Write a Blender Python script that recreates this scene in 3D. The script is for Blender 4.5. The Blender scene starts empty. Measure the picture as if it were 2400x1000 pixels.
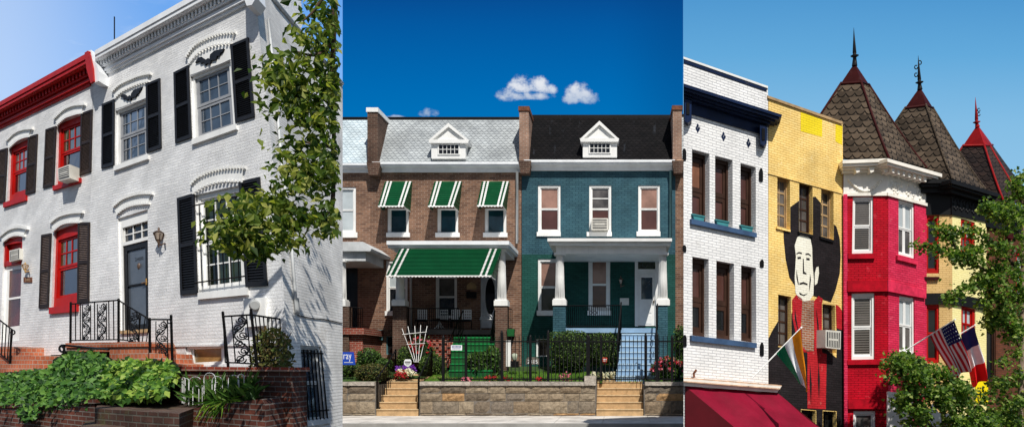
import bpy, math, random
from math import radians, sin, cos, pi, sqrt, floor
from mathutils import Vector as V3, Matrix, noise as mnoise
from mathutils.geometry import tessellate_polygon
random.seed(7)
SC = bpy.context.scene
COL = SC.collection
F, PX, PY = 1800.0, 1450.0, 850.0
CAM = V3((0, 0, 1.85))
def ray(x, y): return V3(((x-PX)/F, 1.0, (PY-y)/F))
def wp(x, y, Y): return CAM + ray(x, y)*Y

# ------------------------------------------------------------------ frames: an origin and three axes of a building
class Fr:
    def __init__(s, O, U, V, W):
        s.O, s.U, s.V, s.W = V3(O), V3(U), V3(V), V3(W)
        s.M = Matrix((s.U, s.V, s.W)).transposed(); s.Mi = s.M.inverted()
    def loc(s, P): return s.Mi @ (V3(P)-s.O)
    def at(s, x, y, w=0.0):
        d = s.Mi @ ray(x, y); c = s.Mi @ (CAM-s.O); r = c + d*((w-c.z)/d.z)
        return (r.x, r.y)
    def P(s, u, v, w): return s.O + s.U*u + s.V*v + s.W*w
    def pt(s, x, y, w=0.0):
        u, v = s.at(x, y, w); return s.P(u, v, w)
WORLD = Fr((0,0,0), (1,0,0), (0,0,1), (0,1,0))
MID = Fr((0,32.4,0), (1,0,0), (0,0,1), (0,1,0))
LU = -(ray(-1119,855).normalized()); LV = ray(287,-3275).normalized(); LW = ray(1355,860).normalized()
LFT = Fr(wp(672,785,13.0), LU, LV, LW)
SIDE = Fr(LFT.O, LW, LV, -LU)                       # flank of the white corner house
RU = ray(4368,1109).normalized(); RW = V3((-RU.y, RU.x, 0)).normalized()
KR = .8                                             # unit of length of the narrow shop street on the right
UP = V3((0,0,KR))
def wr(x, y, Y): return wp(x, y, Y*KR)
RGT = Fr(wr(1602,900,22.0), RU*KR, UP, RW*KR)
def facing(Y): return Fr((0,Y,0), (1,0,0), (0,0,1), (0,1,0))
def facing_r(Y): return Fr((0,Y*KR,0), (KR,0,0), UP, (0,KR,0))
T1L = facing_r(25.38); T1R = Fr(wr(2082,700,25.38), RU*KR, UP, RW*KR)
T2L = facing_r(26.45); T2R = Fr(wr(2232,700,26.45), RU*KR, UP, RW*KR)
T3R = Fr(wr(2311,700,27.6), RU*KR, UP, RW*KR)

class Quad:
    def __init__(s, fr, TL, TR, BR, BL, w=0.0):
        s.fr = fr; s.c = [fr.at(p[0], p[1], w) for p in (TL, TR, BR, BL)]
    def uv(s, a, b):
        (x0,y0),(x1,y1),(x2,y2),(x3,y3) = s.c
        t = ((x0+(x1-x0)*a), (y0+(y1-y0)*a)); d = ((x3+(x2-x3)*a), (y3+(y2-y3)*a))
        return (t[0]+(d[0]-t[0])*b, t[1]+(d[1]-t[1])*b)
    def pt(s, a, b, w): u, v = s.uv(a, b); return s.fr.P(u, v, w)
    def loop(s, s0=0, s1=1, t0=0, t1=1): return [s.uv(s0,t0), s.uv(s1,t0), s.uv(s1,t1), s.uv(s0,t1)]
def rectq(fr, x0, y0, x1, y1, w=0.0): return Quad(fr, (x0,y0), (x1,y0), (x1,y1), (x0,y1), w)

# ------------------------------------------------------------------ mesh builder
RS = 1.0
class MB:
    def __init__(s): s.v=[]; s.f=[]; s.uv=[]; s.mi=[]; s.smooth=[]; s.cm=0; s.cs=False
    def face(s, pts, uvs=None):
        b = len(s.v); s.v.extend(pts); s.f.append(tuple(range(b, b+len(pts))))
        s.uv.append(uvs or [(0,0)]*len(pts)); s.mi.append(s.cm); s.smooth.append(s.cs)
    def prism(s, fr, loop, w0, w1, back=False):
        n = len(loop)
        for tri in ([list(range(n))] if n <= 4 else tessellate_polygon([[V3((a,b,0)) for a,b in loop]])):
            s.face([fr.P(*loop[i], w0) for i in tri], [loop[i] for i in tri])
        for i in range(n):
            a, b = loop[i], loop[(i+1)%n]
            if abs(a[0]-b[0]) > abs(a[1]-b[1]): uv = [(a[0],w0),(b[0],w0),(b[0],w1),(a[0],w1)]
            else: uv = [(w0,a[1]),(w0,b[1]),(w1,b[1]),(w1,a[1])]
            s.face([fr.P(*a,w0), fr.P(*b,w0), fr.P(*b,w1), fr.P(*a,w1)], uv)
        if back:
            s.face([fr.P(*p, w1) for p in loop], list(loop))
    def ppoly(s, fr, pix, w0, w1, wm=None): s.prism(fr, [fr.at(x,y,w0 if wm is None else wm) for x,y in pix], w0, w1)
    def qbox(s, q, s0, s1, t0, t1, w0, w1): s.prism(q.fr, q.loop(s0,s1,t0,t1), w0, w1)
    def box(s, x0, y0, z0, x1, y1, z1):
        s.prism(WORLD, [(x0,z0),(x1,z0),(x1,z1),(x0,z1)], y0, y1, True)
    def wall(s, fr, outer, holes, depth):
        o = [fr.at(x,y) for x,y in outer]; hs = [[fr.at(x,y) for x,y in h] for h in holes]
        flat = o + [p for h in hs for p in h]
        for tri in tessellate_polygon([[V3((a,b,0)) for a,b in l] for l in [o]+hs]):
            s.face([fr.P(*flat[i],0) for i in tri], [flat[i] for i in tri])
        for h in hs:
            for i in range(len(h)):
                a, b = h[i], h[(i+1)%len(h)]
                uv = [(a[0],0),(b[0],0),(b[0],depth),(a[0],depth)] if abs(a[0]-b[0])>abs(a[1]-b[1]) else [(0,a[1]),(0,b[1]),(depth,b[1]),(depth,a[1])]
                s.face([fr.P(*a,0), fr.P(*b,0), fr.P(*b,depth), fr.P(*a,depth)], uv)
    def tube(s, pts, r, n=6, cap=True):
        pts = [V3(p) for p in pts]; rs = [q*RS for q in (r if isinstance(r,(list,tuple)) else [r]*len(pts))]
        rings = []; ref = None
        for i,p in enumerate(pts):
            d = (pts[min(i+1,len(pts)-1)]-pts[max(i-1,0)])
            if d.length < 1e-9: d = V3((0,0,1))
            d.normalize()
            if ref is None: ref = V3((0,0,1)) if abs(d.z)<.9 else V3((1,0,0))
            x = d.cross(ref)
            if x.length < 1e-5: x = d.cross(V3((0,1,0)))
            x.normalize(); y = x.cross(d); ref = y
            b = len(s.v)
            for k in range(n):
                a = 2*pi*k/n; s.v.append(p + (x*cos(a)+y*sin(a))*rs[i])
            rings.append(b)
        for i in range(len(rings)-1):
            a, b = rings[i], rings[i+1]
            for k in range(n):
                k2 = (k+1)%n
                s.f.append((a+k,a+k2,b+k2,b+k)); s.uv.append([(k/n,i),(k/n+1/n,i),(k/n+1/n,i+1),(k/n,i+1)]); s.mi.append(s.cm); s.smooth.append(True)
        if cap:
            for b in (rings[0], rings[-1]):
                s.f.append(tuple(range(b,b+n))); s.uv.append([(0,0)]*n); s.mi.append(s.cm); s.smooth.append(False)
    def leaf(s, P, d, nrm, L, W):
        d = d.normalized(); x = d.cross(nrm)
        if x.length < 1e-4: x = d.cross(V3((.3,.5,.8)))
        x.normalize(); n = x.cross(d)
        a = P; b = P+d*L*.45+x*W*.5+n*W*.16; c = P+d*L-n*L*.12; e = P+d*L*.45-x*W*.5+n*W*.16
        i = len(s.v); s.v.extend([a,b,c,e]); s.f.extend([(i,i+1,i+2),(i,i+2,i+3)])
        s.uv.extend([[(0,0)]*3]*2); s.mi.extend([s.cm]*2); s.smooth.extend([False]*2)
    def blob(s, c, r, amp=.15, sc=1.5, nu=14, nv=9, boxy=0):
        c = V3(c); b = len(s.v); r = [q*RS for q in r]
        for j in range(nv+1):
            th = pi*j/nv
            for i in range(nu):
                ph = 2*pi*i/nu
                d = V3((sin(th)*cos(ph), sin(th)*sin(ph), cos(th)))
                if boxy: d = d / (sum(abs(q)**(2+boxy*6) for q in d)**(1/(2+boxy*6)))
                k = 1+amp*mnoise.noise(d*sc+c*3)
                s.v.append(c+V3((d.x*r[0],d.y*r[1],d.z*r[2]))*k)
        for j in range(nv):
            for i in range(nu):
                i2=(i+1)%nu
                s.f.append((b+j*nu+i,b+j*nu+i2,b+(j+1)*nu+i2,b+(j+1)*nu+i)); s.uv.append([(0,0)]*4); s.mi.append(s.cm); s.smooth.append(True)
    def build(s, name, mats, parent=None, loc=None):
        me = bpy.data.meshes.new(name)
        if parent is not None:
            off = V3((0,0,0)); p = parent
            while p is not None: off = off + V3(p.location); p = p.parent
        else: off = V3(loc) if loc is not None else V3((0,0,0))
        me.from_pydata([tuple(V3(p)-off) for p in s.v], [], s.f)
        ul = me.uv_layers.new(name='UVMap')
        fl = [c for face in s.uv for p in face for c in (p[0],p[1])]
        ul.data.foreach_set('uv', fl)
        ms = mats if isinstance(mats,(list,tuple)) else [mats]
        for m in ms: me.materials.append(m)
        me.polygons.foreach_set('material_index', s.mi); me.polygons.foreach_set('use_smooth', s.smooth)
        me.update()
        o = bpy.data.objects.new(name, me); COL.objects.link(o)
        if parent is not None: o.parent = parent
        elif loc is not None: o.location = loc
        return o

def tag(o, label=None, cat=None, group=None, kind=None):
    if label: o['label'] = label
    if cat: o['category'] = cat
    if group: o['group'] = group
    if kind: o['kind'] = kind
    return o
def thing(name, label, cat, loc, group=None):
    o = bpy.data.objects.new(name, None); COL.objects.link(o); o.location = loc; o.empty_display_size = .3
    return tag(o, label, cat, group)

# ------------------------------------------------------------------ materials
class NT:
    def __init__(s, tree): s.t = tree
    def n(s, typ, **kw):
        nd = s.t.nodes.new(typ)
        for k,v in kw.items():
            if k.startswith('_'): setattr(nd, k[1:], v)
        return nd
    def l(s, a, b): s.t.links.new(a, b)
    def put(s, sock, v):
        if isinstance(v,(int,float)): sock.default_value = v
        elif isinstance(v,(tuple,list)): sock.default_value = v[:3] if sock.type=='VECTOR' else v
        else: s.l(v, sock)
    def m(s, op, a, b=None, c=None, clamp=False):
        nd = s.t.nodes.new('ShaderNodeMath'); nd.operation = op; nd.use_clamp = clamp
        for i,v in enumerate((a,b,c)):
            if v is not None: s.put(nd.inputs[i], v)
        return nd.outputs[0]
    def mix(s, f, a, b, mode='MIX'):
        nd = s.t.nodes.new('ShaderNodeMix'); nd.data_type='RGBA'; nd.blend_type=mode
        s.put(nd.inputs[0], f); s.put(nd.inputs[6], a); s.put(nd.inputs[7], b); return nd.outputs[2]
    def noise(s, vec, scale, detail=4, rough=.55):
        nd = s.t.nodes.new('ShaderNodeTexNoise'); nd.inputs['Scale'].default_value=scale; nd.inputs['Detail'].default_value=detail; nd.inputs['Roughness'].default_value=rough
        if vec is not None: s.l(vec, nd.inputs['Vector'])
        return nd.outputs[0]
    def step(s, v, a, b, o0=0.0, o1=1.0):
        nd = s.t.nodes.new('ShaderNodeMapRange'); nd.interpolation_type='SMOOTHSTEP'
        s.put(nd.inputs[0], v); s.put(nd.inputs[1], a); s.put(nd.inputs[2], b); s.put(nd.inputs[3], o0); s.put(nd.inputs[4], o1); return nd.outputs[0]
def c4(c): return (c[0],c[1],c[2],1.0)
def newmat(name, rough=.7, spec=.3):
    m = bpy.data.materials.new(name); m.use_nodes = True
    b = m.node_tree.nodes['Principled BSDF']; b.inputs['Roughness'].default_value = rough
    b.inputs['Specular IOR Level'].default_value = spec
    return m, NT(m.node_tree), b
def bump(t, b, h, strength, dist=.01):
    nd = t.n('ShaderNodeBump'); nd.inputs['Strength'].default_value=strength; nd.inputs['Distance'].default_value=dist
    t.l(h, nd.inputs['Height']); t.l(nd.outputs[0], b.inputs['Normal'])
def objco(t): return t.n('ShaderNodeTexCoord').outputs['Object']
def uvco(t): return t.n('ShaderNodeTexCoord').outputs['UV']
def grime(t, col, co, var, scale=1.3):
    f = t.noise(co, scale, 6, .6)
    g = t.step(f, .3, .7, 1-var, 1+var*.5)
    nd = t.n('ShaderNodeVectorMath', _operation='SCALE'); t.put(nd.inputs[0], col); t.l(g, nd.inputs['Scale']); return nd.outputs[0]
def paint(name, col, rough=.55, var=.14, scale=2.0, spec=.3, bmp=.15, streak=0):
    m,t,b = newmat(name, rough, spec); co = objco(t)
    c = grime(t, c4(col), co, var, scale)
    if streak:
        mp = t.n('ShaderNodeMapping'); mp.inputs['Scale'].default_value=(6,6,.35); t.l(co, mp.inputs[0])
        f = t.step(t.noise(mp.outputs[0], 1.0, 5, .6), .55, .75, 0, streak); c = t.mix(f, c, (.1,.09,.08,1))
    t.l(c, b.inputs['Base Color'])
    if bmp: bump(t, b, t.noise(co, 40, 4), bmp, .004)
    return m
def glass(name, col, rough=.04, spec=.6, var=.5):
    m,t,b = newmat(name, rough, spec); co = objco(t)
    c = grime(t, c4(col), co, var, .9); t.l(c, b.inputs['Base Color'])
    bump(t, b, t.noise(co, 1.2, 2), .12, .05)
    return m
def brick(name, c1, c2, mortar, bw=.21, bh=.07, ms=.008, var=.2, bmp=.5, rough=.8, dark=None, gr=1.0, patch=None):
    m,t,b = newmat(name, rough, .12); uv = uvco(t)
    br = t.n('ShaderNodeTexBrick'); t.l(uv, br.inputs['Vector'])
    br.inputs['Color1'].default_value=c4(c1); br.inputs['Color2'].default_value=c4(c2); br.inputs['Mortar'].default_value=c4(mortar)
    br.inputs['Scale'].default_value=1; br.inputs['Mortar Size'].default_value=ms; br.inputs['Mortar Smooth'].default_value=.3
    br.inputs['Brick Width'].default_value=bw; br.inputs['Row Height'].default_value=bh; br.inputs['Bias'].default_value=-.1
    co = objco(t); c = grime(t, br.outputs['Color'], co, var, gr); c = grime(t, c, co, var*.7, .35)
    if dark is not None:
        f = t.step(t.noise(co, .8, 7, .65), .56, .72, 0, .75); c = t.mix(f, c, c4(dark))
    if patch is not None:
        f = t.step(t.noise(co, 5.0, 5, .6), .62, .66, 0, patch[1]); c = t.mix(f, c, c4(patch[0]))
    t.l(c, b.inputs['Base Color'])
    h = t.m('ADD', t.m('MULTIPLY', br.outputs['Fac'], -1.0), t.m('MULTIPLY', t.noise(co, 30, 5), .6))
    bump(t, b, h, bmp, .012)
    return m
def scallop(name, c1, c2, line, sw, sh, rough=.6, streak=None):
    m,t,b = newmat(name, rough, .1)
    sp = t.n('ShaderNodeSeparateXYZ'); t.l(uvco(t), sp.inputs[0]); u,v = sp.outputs[0], sp.outputs[1]
    vv = t.m('DIVIDE', v, sh); row = t.m('FLOOR', vv); fy = t.m('FRACT', vv)
    x = t.m('ADD', t.m('DIVIDE', u, sw), t.m('MULTIPLY', t.m('MODULO', row, 2.0), .5)); fx = t.m('SUBTRACT', t.m('FRACT', x), .5)
    d = t.m('SUBTRACT', fy, t.m('MULTIPLY', t.m('MULTIPLY', fx, fx), 2.4))
    ln = t.step(t.m('ABSOLUTE', d), .04, .22)
    wn = t.n('ShaderNodeTexWhiteNoise'); cb = t.n('ShaderNodeCombineXYZ'); t.l(t.m('FLOOR', x), cb.inputs[0]); t.l(row, cb.inputs[1]); t.l(cb.outputs[0], wn.inputs['Vector'])
    c = t.mix(wn.outputs['Value'], c4(c1), c4(c2)); c = t.mix(ln, c4(line), c)
    co = objco(t); c = grime(t, c, co, .25, .8)
    if streak:
        mp = t.n('ShaderNodeMapping'); mp.inputs['Scale'].default_value=(3,1,.15); t.l(co, mp.inputs[0])
        f = t.step(t.noise(mp.outputs[0], 1.5, 5, .6), .62, .72, 0, .55); c = t.mix(f, c, c4(streak))
    t.l(c, b.inputs['Base Color']); bump(t, b, t.m('ADD', ln, t.m('MULTIPLY', fy, -.6)), .7, .02)
    return m
def slats(name, col, pitch=.09):
    m,t,b = newmat(name, .5, .2); co = objco(t)
    t.l(grime(t, c4(col), co, .15, 2), b.inputs['Base Color']); return m
def leaves(name, cols, trans=.35, rough=.55):
    m,t,b = newmat(name, rough, .35)
    g = t.n('ShaderNodeNewGeometry'); r = t.n('ShaderNodeValToRGB'); t.l(g.outputs['Random Per Island'], r.inputs[0])
    el = r.color_ramp.elements
    while len(el) < len(cols): el.new(.5)
    for i,c in enumerate(cols): el[i].position = i/(len(cols)-1); el[i].color = c4(c)
    t.l(r.outputs[0], b.inputs['Base Color'])
    tr = t.n('ShaderNodeBsdfTranslucent'); tc = t.mix(1.0, r.outputs[0], (1.5,1.6,.7,1), 'MULTIPLY'); t.l(tc, tr.inputs[0])
    mx = t.n('ShaderNodeMixShader'); mx.inputs[0].default_value = trans
    t.l(b.outputs[0], mx.inputs[1]); t.l(tr.outputs[0], mx.inputs[2]); t.l(mx.outputs[0], t.t.nodes['Material Output'].inputs[0])
    return m
def islands(name, cols, rough=.85, var=.3, sc=9, bmp=.7):
    m,t,b = newmat(name, rough, .2)
    g = t.n('ShaderNodeNewGeometry'); r = t.n('ShaderNodeValToRGB'); r.color_ramp.interpolation='CONSTANT'; t.l(g.outputs['Random Per Island'], r.inputs[0])
    el = r.color_ramp.elements
    while len(el) < len(cols): el.new(.5)
    for i,c in enumerate(cols): el[i].position = i/len(cols); el[i].color = c4(c)
    co = objco(t); t.l(grime(t, r.outputs[0], co, var, sc), b.inputs['Base Color']); bump(t, b, t.noise(co, sc, 7, .7), bmp, .08)
    return m
def metal(name, col, rough=.5): return paint(name, col, rough, .25, 5, .5, .2)
def plain(name, col, rough=.5, spec=.3): return paint(name, col, rough, .06, 3, spec, 0)

WH = paint('white_paint', (.80,.80,.78), .5, .10, 1.5, streak=.10)
WH2 = paint('white_trim', (.78,.80,.82), .5, .10, 2)
M = dict(
 white_brick=brick('painted_white_brick', (.72,.725,.735), (.82,.82,.82), (.90,.90,.89), .32, .075, .008, .16, 1.6, .5, dark=(.62,.62,.62)),
 side_brick=brick('painted_white_brick_flank', (.70,.69,.67), (.78,.765,.74), (.58,.57,.55), .4, .068, .006, .25, .9, .65, dark=(.42,.39,.35)),
 bright_brick=brick('glossy_white_brick', (.82,.82,.81), (.92,.92,.91), (.57,.575,.60), .30, .082, .009, .09, .9, .5, patch=((.58,.57,.55),.35)),
 yellow_brick=brick('yellow_painted_brick', (.92,.64,.22), (.95,.70,.27), (.62,.38,.09), .25, .075, .007, .2, .7, .6, patch=((.85,.68,.35),.6)),
 yellow_bright=brick('lemon_painted_brick', (.85,.66,.02), (.9,.7,.03), (.6,.45,.02), .25, .075, .006, .1, .6, .6),
 mural_black=brick('black_painted_brick', (.018,.015,.016), (.026,.021,.023), (.007,.006,.007), .25, .075, .006, .3, .6, .6),
 mural_cream=brick('cream_painted_brick', (.85,.83,.70), (.9,.88,.76), (.65,.62,.5), .25, .075, .005, .08, .5, .6),
 mural_red=brick('scarlet_painted_brick', (.52,.02,.028), (.60,.026,.036), (.30,.008,.012), .25, .075, .006, .3, .6, .6, patch=((.5,.14,.12),.5)),
 bare_brick=brick('bare_orange_brick', (.30,.10,.05), (.38,.15,.08), (.5,.42,.34), .22, .075, .011, .4, .7, .85),
 brown_brick=brick('brown_brick', (.25,.135,.085), (.115,.058,.040), (.30,.22,.17), .26, .088, .013, .3, .7, .85, dark=(.10,.06,.045)),
 dark_brick=brick('dark_brown_brick', (.075,.042,.032), (.13,.07,.05), (.17,.13,.10), .24, .083, .012, .35, .7, .85),
 tan_brick=brick('tan_brick', (.34,.20,.14), (.25,.14,.10), (.42,.33,.27), .24, .083, .012, .3, .7, .85),
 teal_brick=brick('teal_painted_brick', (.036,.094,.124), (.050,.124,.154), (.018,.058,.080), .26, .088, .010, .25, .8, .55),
 teal_porch=brick('shaded_green_painted_brick', (.015,.078,.064), (.022,.10,.084), (.008,.046,.042), .24, .083, .008, .2, .8, .55),  # green porch wall, darkened in colour for the shadow under the roof
 red_brick=brick('red_brick', (.30,.055,.03), (.22,.04,.025), (.36,.25,.2), .24, .083, .013, .4, .7, .85),
 old_brick=brick('weathered_red_brick', (.15,.045,.028), (.085,.035,.026), (.20,.17,.15), .30, .085, .012, .5, .9, .85, dark=(.04,.035,.032)),
 stoop_brick=brick('orange_red_brick', (.50,.15,.07), (.40,.11,.055), (.45,.34,.27), .16, .11, .010, .3, .8, .8),
 paver=brick('dark_brick_paving', (.10,.05,.038), (.07,.042,.034), (.13,.12,.10), .24, .10, .012, .5, .8, .8, dark=(.10,.11,.03)),
 crimson=brick('crimson_shade_tone_brick', (.48,.002,.014), (.54,.003,.018), (.26,.001,.008), .24, .075, .006, .32, 1.2, .55, patch=((.60,.05,.07),.5)),  # red tower's darker face, its shade put into the colour
 pink=brick('pink_red_sun_tone_brick', (.66,.026,.08), (.78,.045,.115), (.40,.012,.045), .24, .075, .006, .2, 1.0, .55, patch=((.78,.14,.2),.3)),  # same red brick, made pinker to carry sunlight on the right face
 yellow_shade_tone=brick('yellow_shade_tone_brick', (.70,.47,.19), (.74,.51,.22), (.48,.30,.1), .24, .075, .006, .15, .7, .6),  # turret's darker left face, shade put into the tan
 yellow_sun_tone=brick('yellow_sun_tone_brick', (.90,.80,.36), (.93,.84,.42), (.75,.64,.26), .24, .075, .005, .08, .6, .6),  # turret's right face, sunlight put into the paler yellow
 far_brick=brick('dark_red_brown_brick', (.17,.055,.028), (.12,.04,.022), (.10,.06,.04), .24, .075, .009, .35, .7, .85),
 grey_scallop=scallop('grey_scallop_shingle', (.33,.355,.37), (.42,.45,.46), (.14,.155,.17), .22, .15),
 pale_scallop=scallop('pale_blue_scallop_shingle', (.48,.57,.62), (.58,.67,.71), (.26,.33,.38), .22, .15),
 black_scallop=scallop('black_scallop_shingle', (.004,.004,.005), (.009,.008,.009), (.002,.002,.002), .22, .15, .8, streak=(.03,.035,.045)),
 slate=scallop('brown_slate_scales', (.046,.034,.024), (.125,.092,.064), (.006,.005,.004), .26, .20, .7),
 slate_dark=scallop('dark_slate_scales', (.028,.02,.018), (.05,.032,.026), (.01,.008,.008), .3, .16, .7),
 white=WH, trim=WH2, grey_white=paint('weathered_grey_white', (.55,.57,.58), .6, .25, 1.2, streak=.3),
 cream=paint('cream_white', (.84,.80,.72), .55, .14, 1.5, streak=.12),
 red=paint('red_paint', (.40,.008,.006), .5, .18, 2.5, .12), dark_red=paint('dark_red_metal', (.042,.005,.005), .6, .3, 3, .1, streak=.2),
 black=paint('black_paint', (.008,.008,.009), .5, .3, 2, .15), shutter=paint('charcoal_shutter', (.012,.012,.014), .55, .25, 3, .15),
 brown_shutter=paint('brown_black_shutter', (.022,.013,.010), .6, .35, 4, .15),
 shutter_edge=paint('pale_slat_edge', (.14,.10,.085), .6, .4, 9),  # slats paler than the shutter frame
 iron=paint('black_iron', (.006,.006,.007), .55, .25, 5, .15), navy=paint('navy_paint', (.006,.016,.055), .45, .3, 2, .2, streak=.2), blue_sill=paint('blue_sill_paint', (.045,.092,.185), .55, .3, 3),
 brownframe=paint('dark_brown_wood', (.045,.02,.012), .5, .3, 3), greyframe=paint('grey_window_paint', (.28,.29,.31), .5, .15, 3),
 tanwood=paint('tan_worn_wood', (.42,.28,.14), .6, .3, 3), green=slats('green_awning_metal', (.002,.07,.024)), green2=paint('green_step_carpet', (.003,.085,.016), .7, .25, 4),
 maroon=paint('burgundy_canvas', (.20,.004,.022), .6, .25, 1.6, .15, .35), maroon_shaded=paint('shaded_burgundy_canvas', (.10,.003,.008), .6, .15, 2),  # second, darker canvas paints the shade on the awning ends
 lightblue=paint('light_blue_step_paint', (.24,.38,.55), .55, .14, 2), tealgutter=paint('teal_pipe', (.09,.2,.22), .5, .2, 3),
 sandstone=paint('tan_concrete_step', (.50,.33,.17), .8, .22, 6, .2, .5),
 concrete=paint('pale_concrete', (.60,.565,.52), .85, .3, 1.2, .2, .4, streak=.25), asphalt=paint('asphalt', (.05,.05,.052), .9, .25, 3, .2, .5),
 soil=paint('dark_soil', (.035,.024,.016), .95, .3, 5), terrace=paint('terrace_turf', (.035,.075,.015), .95, .3, 3),
 stone=islands('rough_granite_blocks', [(.25,.195,.135),(.19,.15,.11),(.30,.24,.17),(.16,.125,.09),(.22,.18,.135),(.27,.21,.145),(.20,.165,.13),(.24,.18,.12),(.38,.23,.11),(.28,.225,.165)]),
 cap=islands('pale_granite_coping', [(.40,.36,.31),(.46,.41,.35),(.36,.32,.28)]),
 mortar=paint('grey_mortar', (.16,.14,.12), .9, .3, 6),
 glass_blue=glass('blue_grey_window_glass', (.05,.075,.11)), glass_dark=glass('dark_window_glass', (.012,.013,.015), .05, .35),
 glass_teal=glass('deep_teal_window_glass', (.006,.035,.05)), glass_tan=glass('tan_blind_behind_glass', (.30,.17,.13), .15, .4, .45),
 glass_brown=glass('brown_blind_behind_glass', (.085,.035,.028), .12, .45, .3), glass_pale=glass('pale_blind_behind_glass', (.45,.50,.52), .2, .4, .2),
 glass_grey=glass('grey_curtain_behind_glass', (.11,.10,.095), .10, .5, .7), glass_red=glass('red_hall_behind_glass', (.09,.016,.008), .25, .12, .8),
 glass_green=glass('glass_with_leaf_reflection', (.03,.045,.02), .05, .6, .9), glass_amber=glass('amber_pane', (.30,.17,.06), .2, .4, .5),
 blind=paint('slatted_blind', (.15,.135,.12), .6, .1, 3), curtain=paint('rust_curtain', (.22,.09,.05), .7, .3, 3),
 ac=paint('beige_plastic', (.62,.60,.54), .5, .12, 3), ac_dark=paint('dark_vent', (.06,.06,.06), .6, .2, 5),
 brass=metal('brass', (.50,.30,.10), .35), bronze=metal('aged_bronze', (.10,.06,.04), .45), lampglass=glass('lamp_glass', (.55,.45,.36), .15),
 storm=paint('grey_storm_door', (.075,.088,.105), .3, .2, 2, .5), plaster=paint('carved_plaster', (.82,.79,.74), .7, .12, 4),
 bark=paint('brown_bark', (.09,.06,.045), .9, .4, 9, .1, .9), bark_pale=paint('pale_grey_bark', (.26,.19,.14), .9, .4, 9, .1, .9),
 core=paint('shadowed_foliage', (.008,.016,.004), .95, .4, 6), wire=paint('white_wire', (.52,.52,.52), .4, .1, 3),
 rust=paint('rusty_iron', (.16,.06,.03), .8, .4, 9), copper=paint('oxidised_trim', (.62,.40,.26), .6, .4, 5), teal_pot=paint('teal_planter', (.05,.24,.26), .5, .2, 4),
 pot=paint('pale_green_pot', (.42,.47,.36), .5, .2, 4), meter=paint('grey_meter_metal', (.34,.35,.35), .4, .12, 3), 
 sign_blue=plain('blue_sign_plastic', (.012,.06,.42)), sign_white=plain('white_sign_plastic', (.82,.84,.86)), sign_red=plain('red_sign_plastic', (.5,.05,.02)), sign_yellow=plain('yellow_sign_plastic', (.9,.72,.0)),
 ink=plain('black_lettering', (.01,.01,.01)), red_ink=plain('dark_red_lettering', (.22,.015,.015)), dim_ink=plain('blue_lettering', (.04,.07,.25)),
 orange=paint('orange_cloth', (.95,.30,.012), .75, .12, 3, .1), cloth_white=paint('white_cloth', (.82,.82,.84), .75, .1, 3, .1), cloth_green=paint('green_cloth', (.008,.20,.085), .75, .15, 3, .1),
 cloth_red=paint('red_cloth', (.80,.014,.016), .75, .12, 3, .1), cloth_stripe=paint('crimson_stripe_cloth', (.55,.02,.035), .75, .15, 3, .1), cloth_blue=paint('navy_cloth', (.018,.028,.15), .75, .15, 3, .1),
 canvas=paint('white_canvas', (.74,.71,.68), .7, .12, 2, .1),
 lf_tree=leaves('broad_green_leaves', [(.012,.03,.006),(.035,.075,.010),(.08,.14,.018),(.15,.21,.03),(.26,.29,.055),(.42,.42,.11)], .5),
 lf_ginkgo=leaves('fan_leaves', [(.015,.04,.008),(.05,.11,.016),(.10,.20,.026),(.18,.29,.045),(.34,.40,.11)], .45),
 lf_ivy=leaves('ivy_leaves', [(.008,.03,.006),(.025,.085,.014),(.05,.14,.02),(.085,.20,.03),(.15,.28,.05)], .25),
 lf_ivy_bright=leaves('sunlit_ivy_leaves', [(.015,.055,.01),(.04,.12,.016),(.10,.22,.025),(.2,.34,.045),(.36,.45,.09)], .3),
 lf_box=leaves('boxwood_leaves', [(.012,.035,.006),(.035,.08,.012),(.07,.14,.02),(.15,.22,.04)], .2),
 lf_shrub=leaves('shrub_leaves', [(.02,.05,.01),(.04,.10,.018),(.07,.15,.025),(.12,.2,.04)], .3),
 lf_autumn=leaves('rust_tinged_leaves', [(.03,.045,.012),(.08,.085,.02),(.14,.09,.03),(.07,.12,.025),(.16,.16,.04)], .3),
 grass=leaves('grass_blades', [(.05,.13,.012),(.08,.19,.018),(.13,.26,.028),(.18,.32,.04)], .3),
 petal_purple=leaves('purple_petals', [(.12,.02,.30),(.2,.04,.42)], .2), petal_red=leaves('red_petals', [(.35,.01,.02),(.5,.03,.03)], .2),
 petal_white=leaves('white_petals', [(.7,.65,.45),(.8,.78,.7)], .2), petal_pink=leaves('pink_petals', [(.55,.08,.16),(.7,.25,.3)], .2),
)

# ------------------------------------------------------------------ shared builders
def smooth(pts, k=5):
    out = []
    P = [pts[0]] + list(pts) + [pts[-1]]
    for i in range(1, len(P)-2):
        for j in range(k):
            t = j/k; a,b,c,d = P[i-1],P[i],P[i+1],P[i+2]
            out.append(tuple(.5*((2*b[q])+(c[q]-a[q])*t+(2*a[q]-5*b[q]+4*c[q]-d[q])*t*t+(3*b[q]-a[q]-3*c[q]+d[q])*t**3) for q in range(len(b))))
    out.append(tuple(pts[-1])); return out
def along(pts, n):
    L=[0]
    for a,b in zip(pts,pts[1:]): L.append(L[-1]+math.dist(a,b))
    res=[]
    for i in range(n):
        d = L[-1]*i/max(1,n-1); j=0
        while j < len(L)-2 and L[j+1] < d: j+=1
        t=(d-L[j])/max(1e-9,L[j+1]-L[j]); res.append(tuple(pts[j][q]+(pts[j+1][q]-pts[j][q])*t for q in range(len(pts[0]))))
    return res
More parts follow.
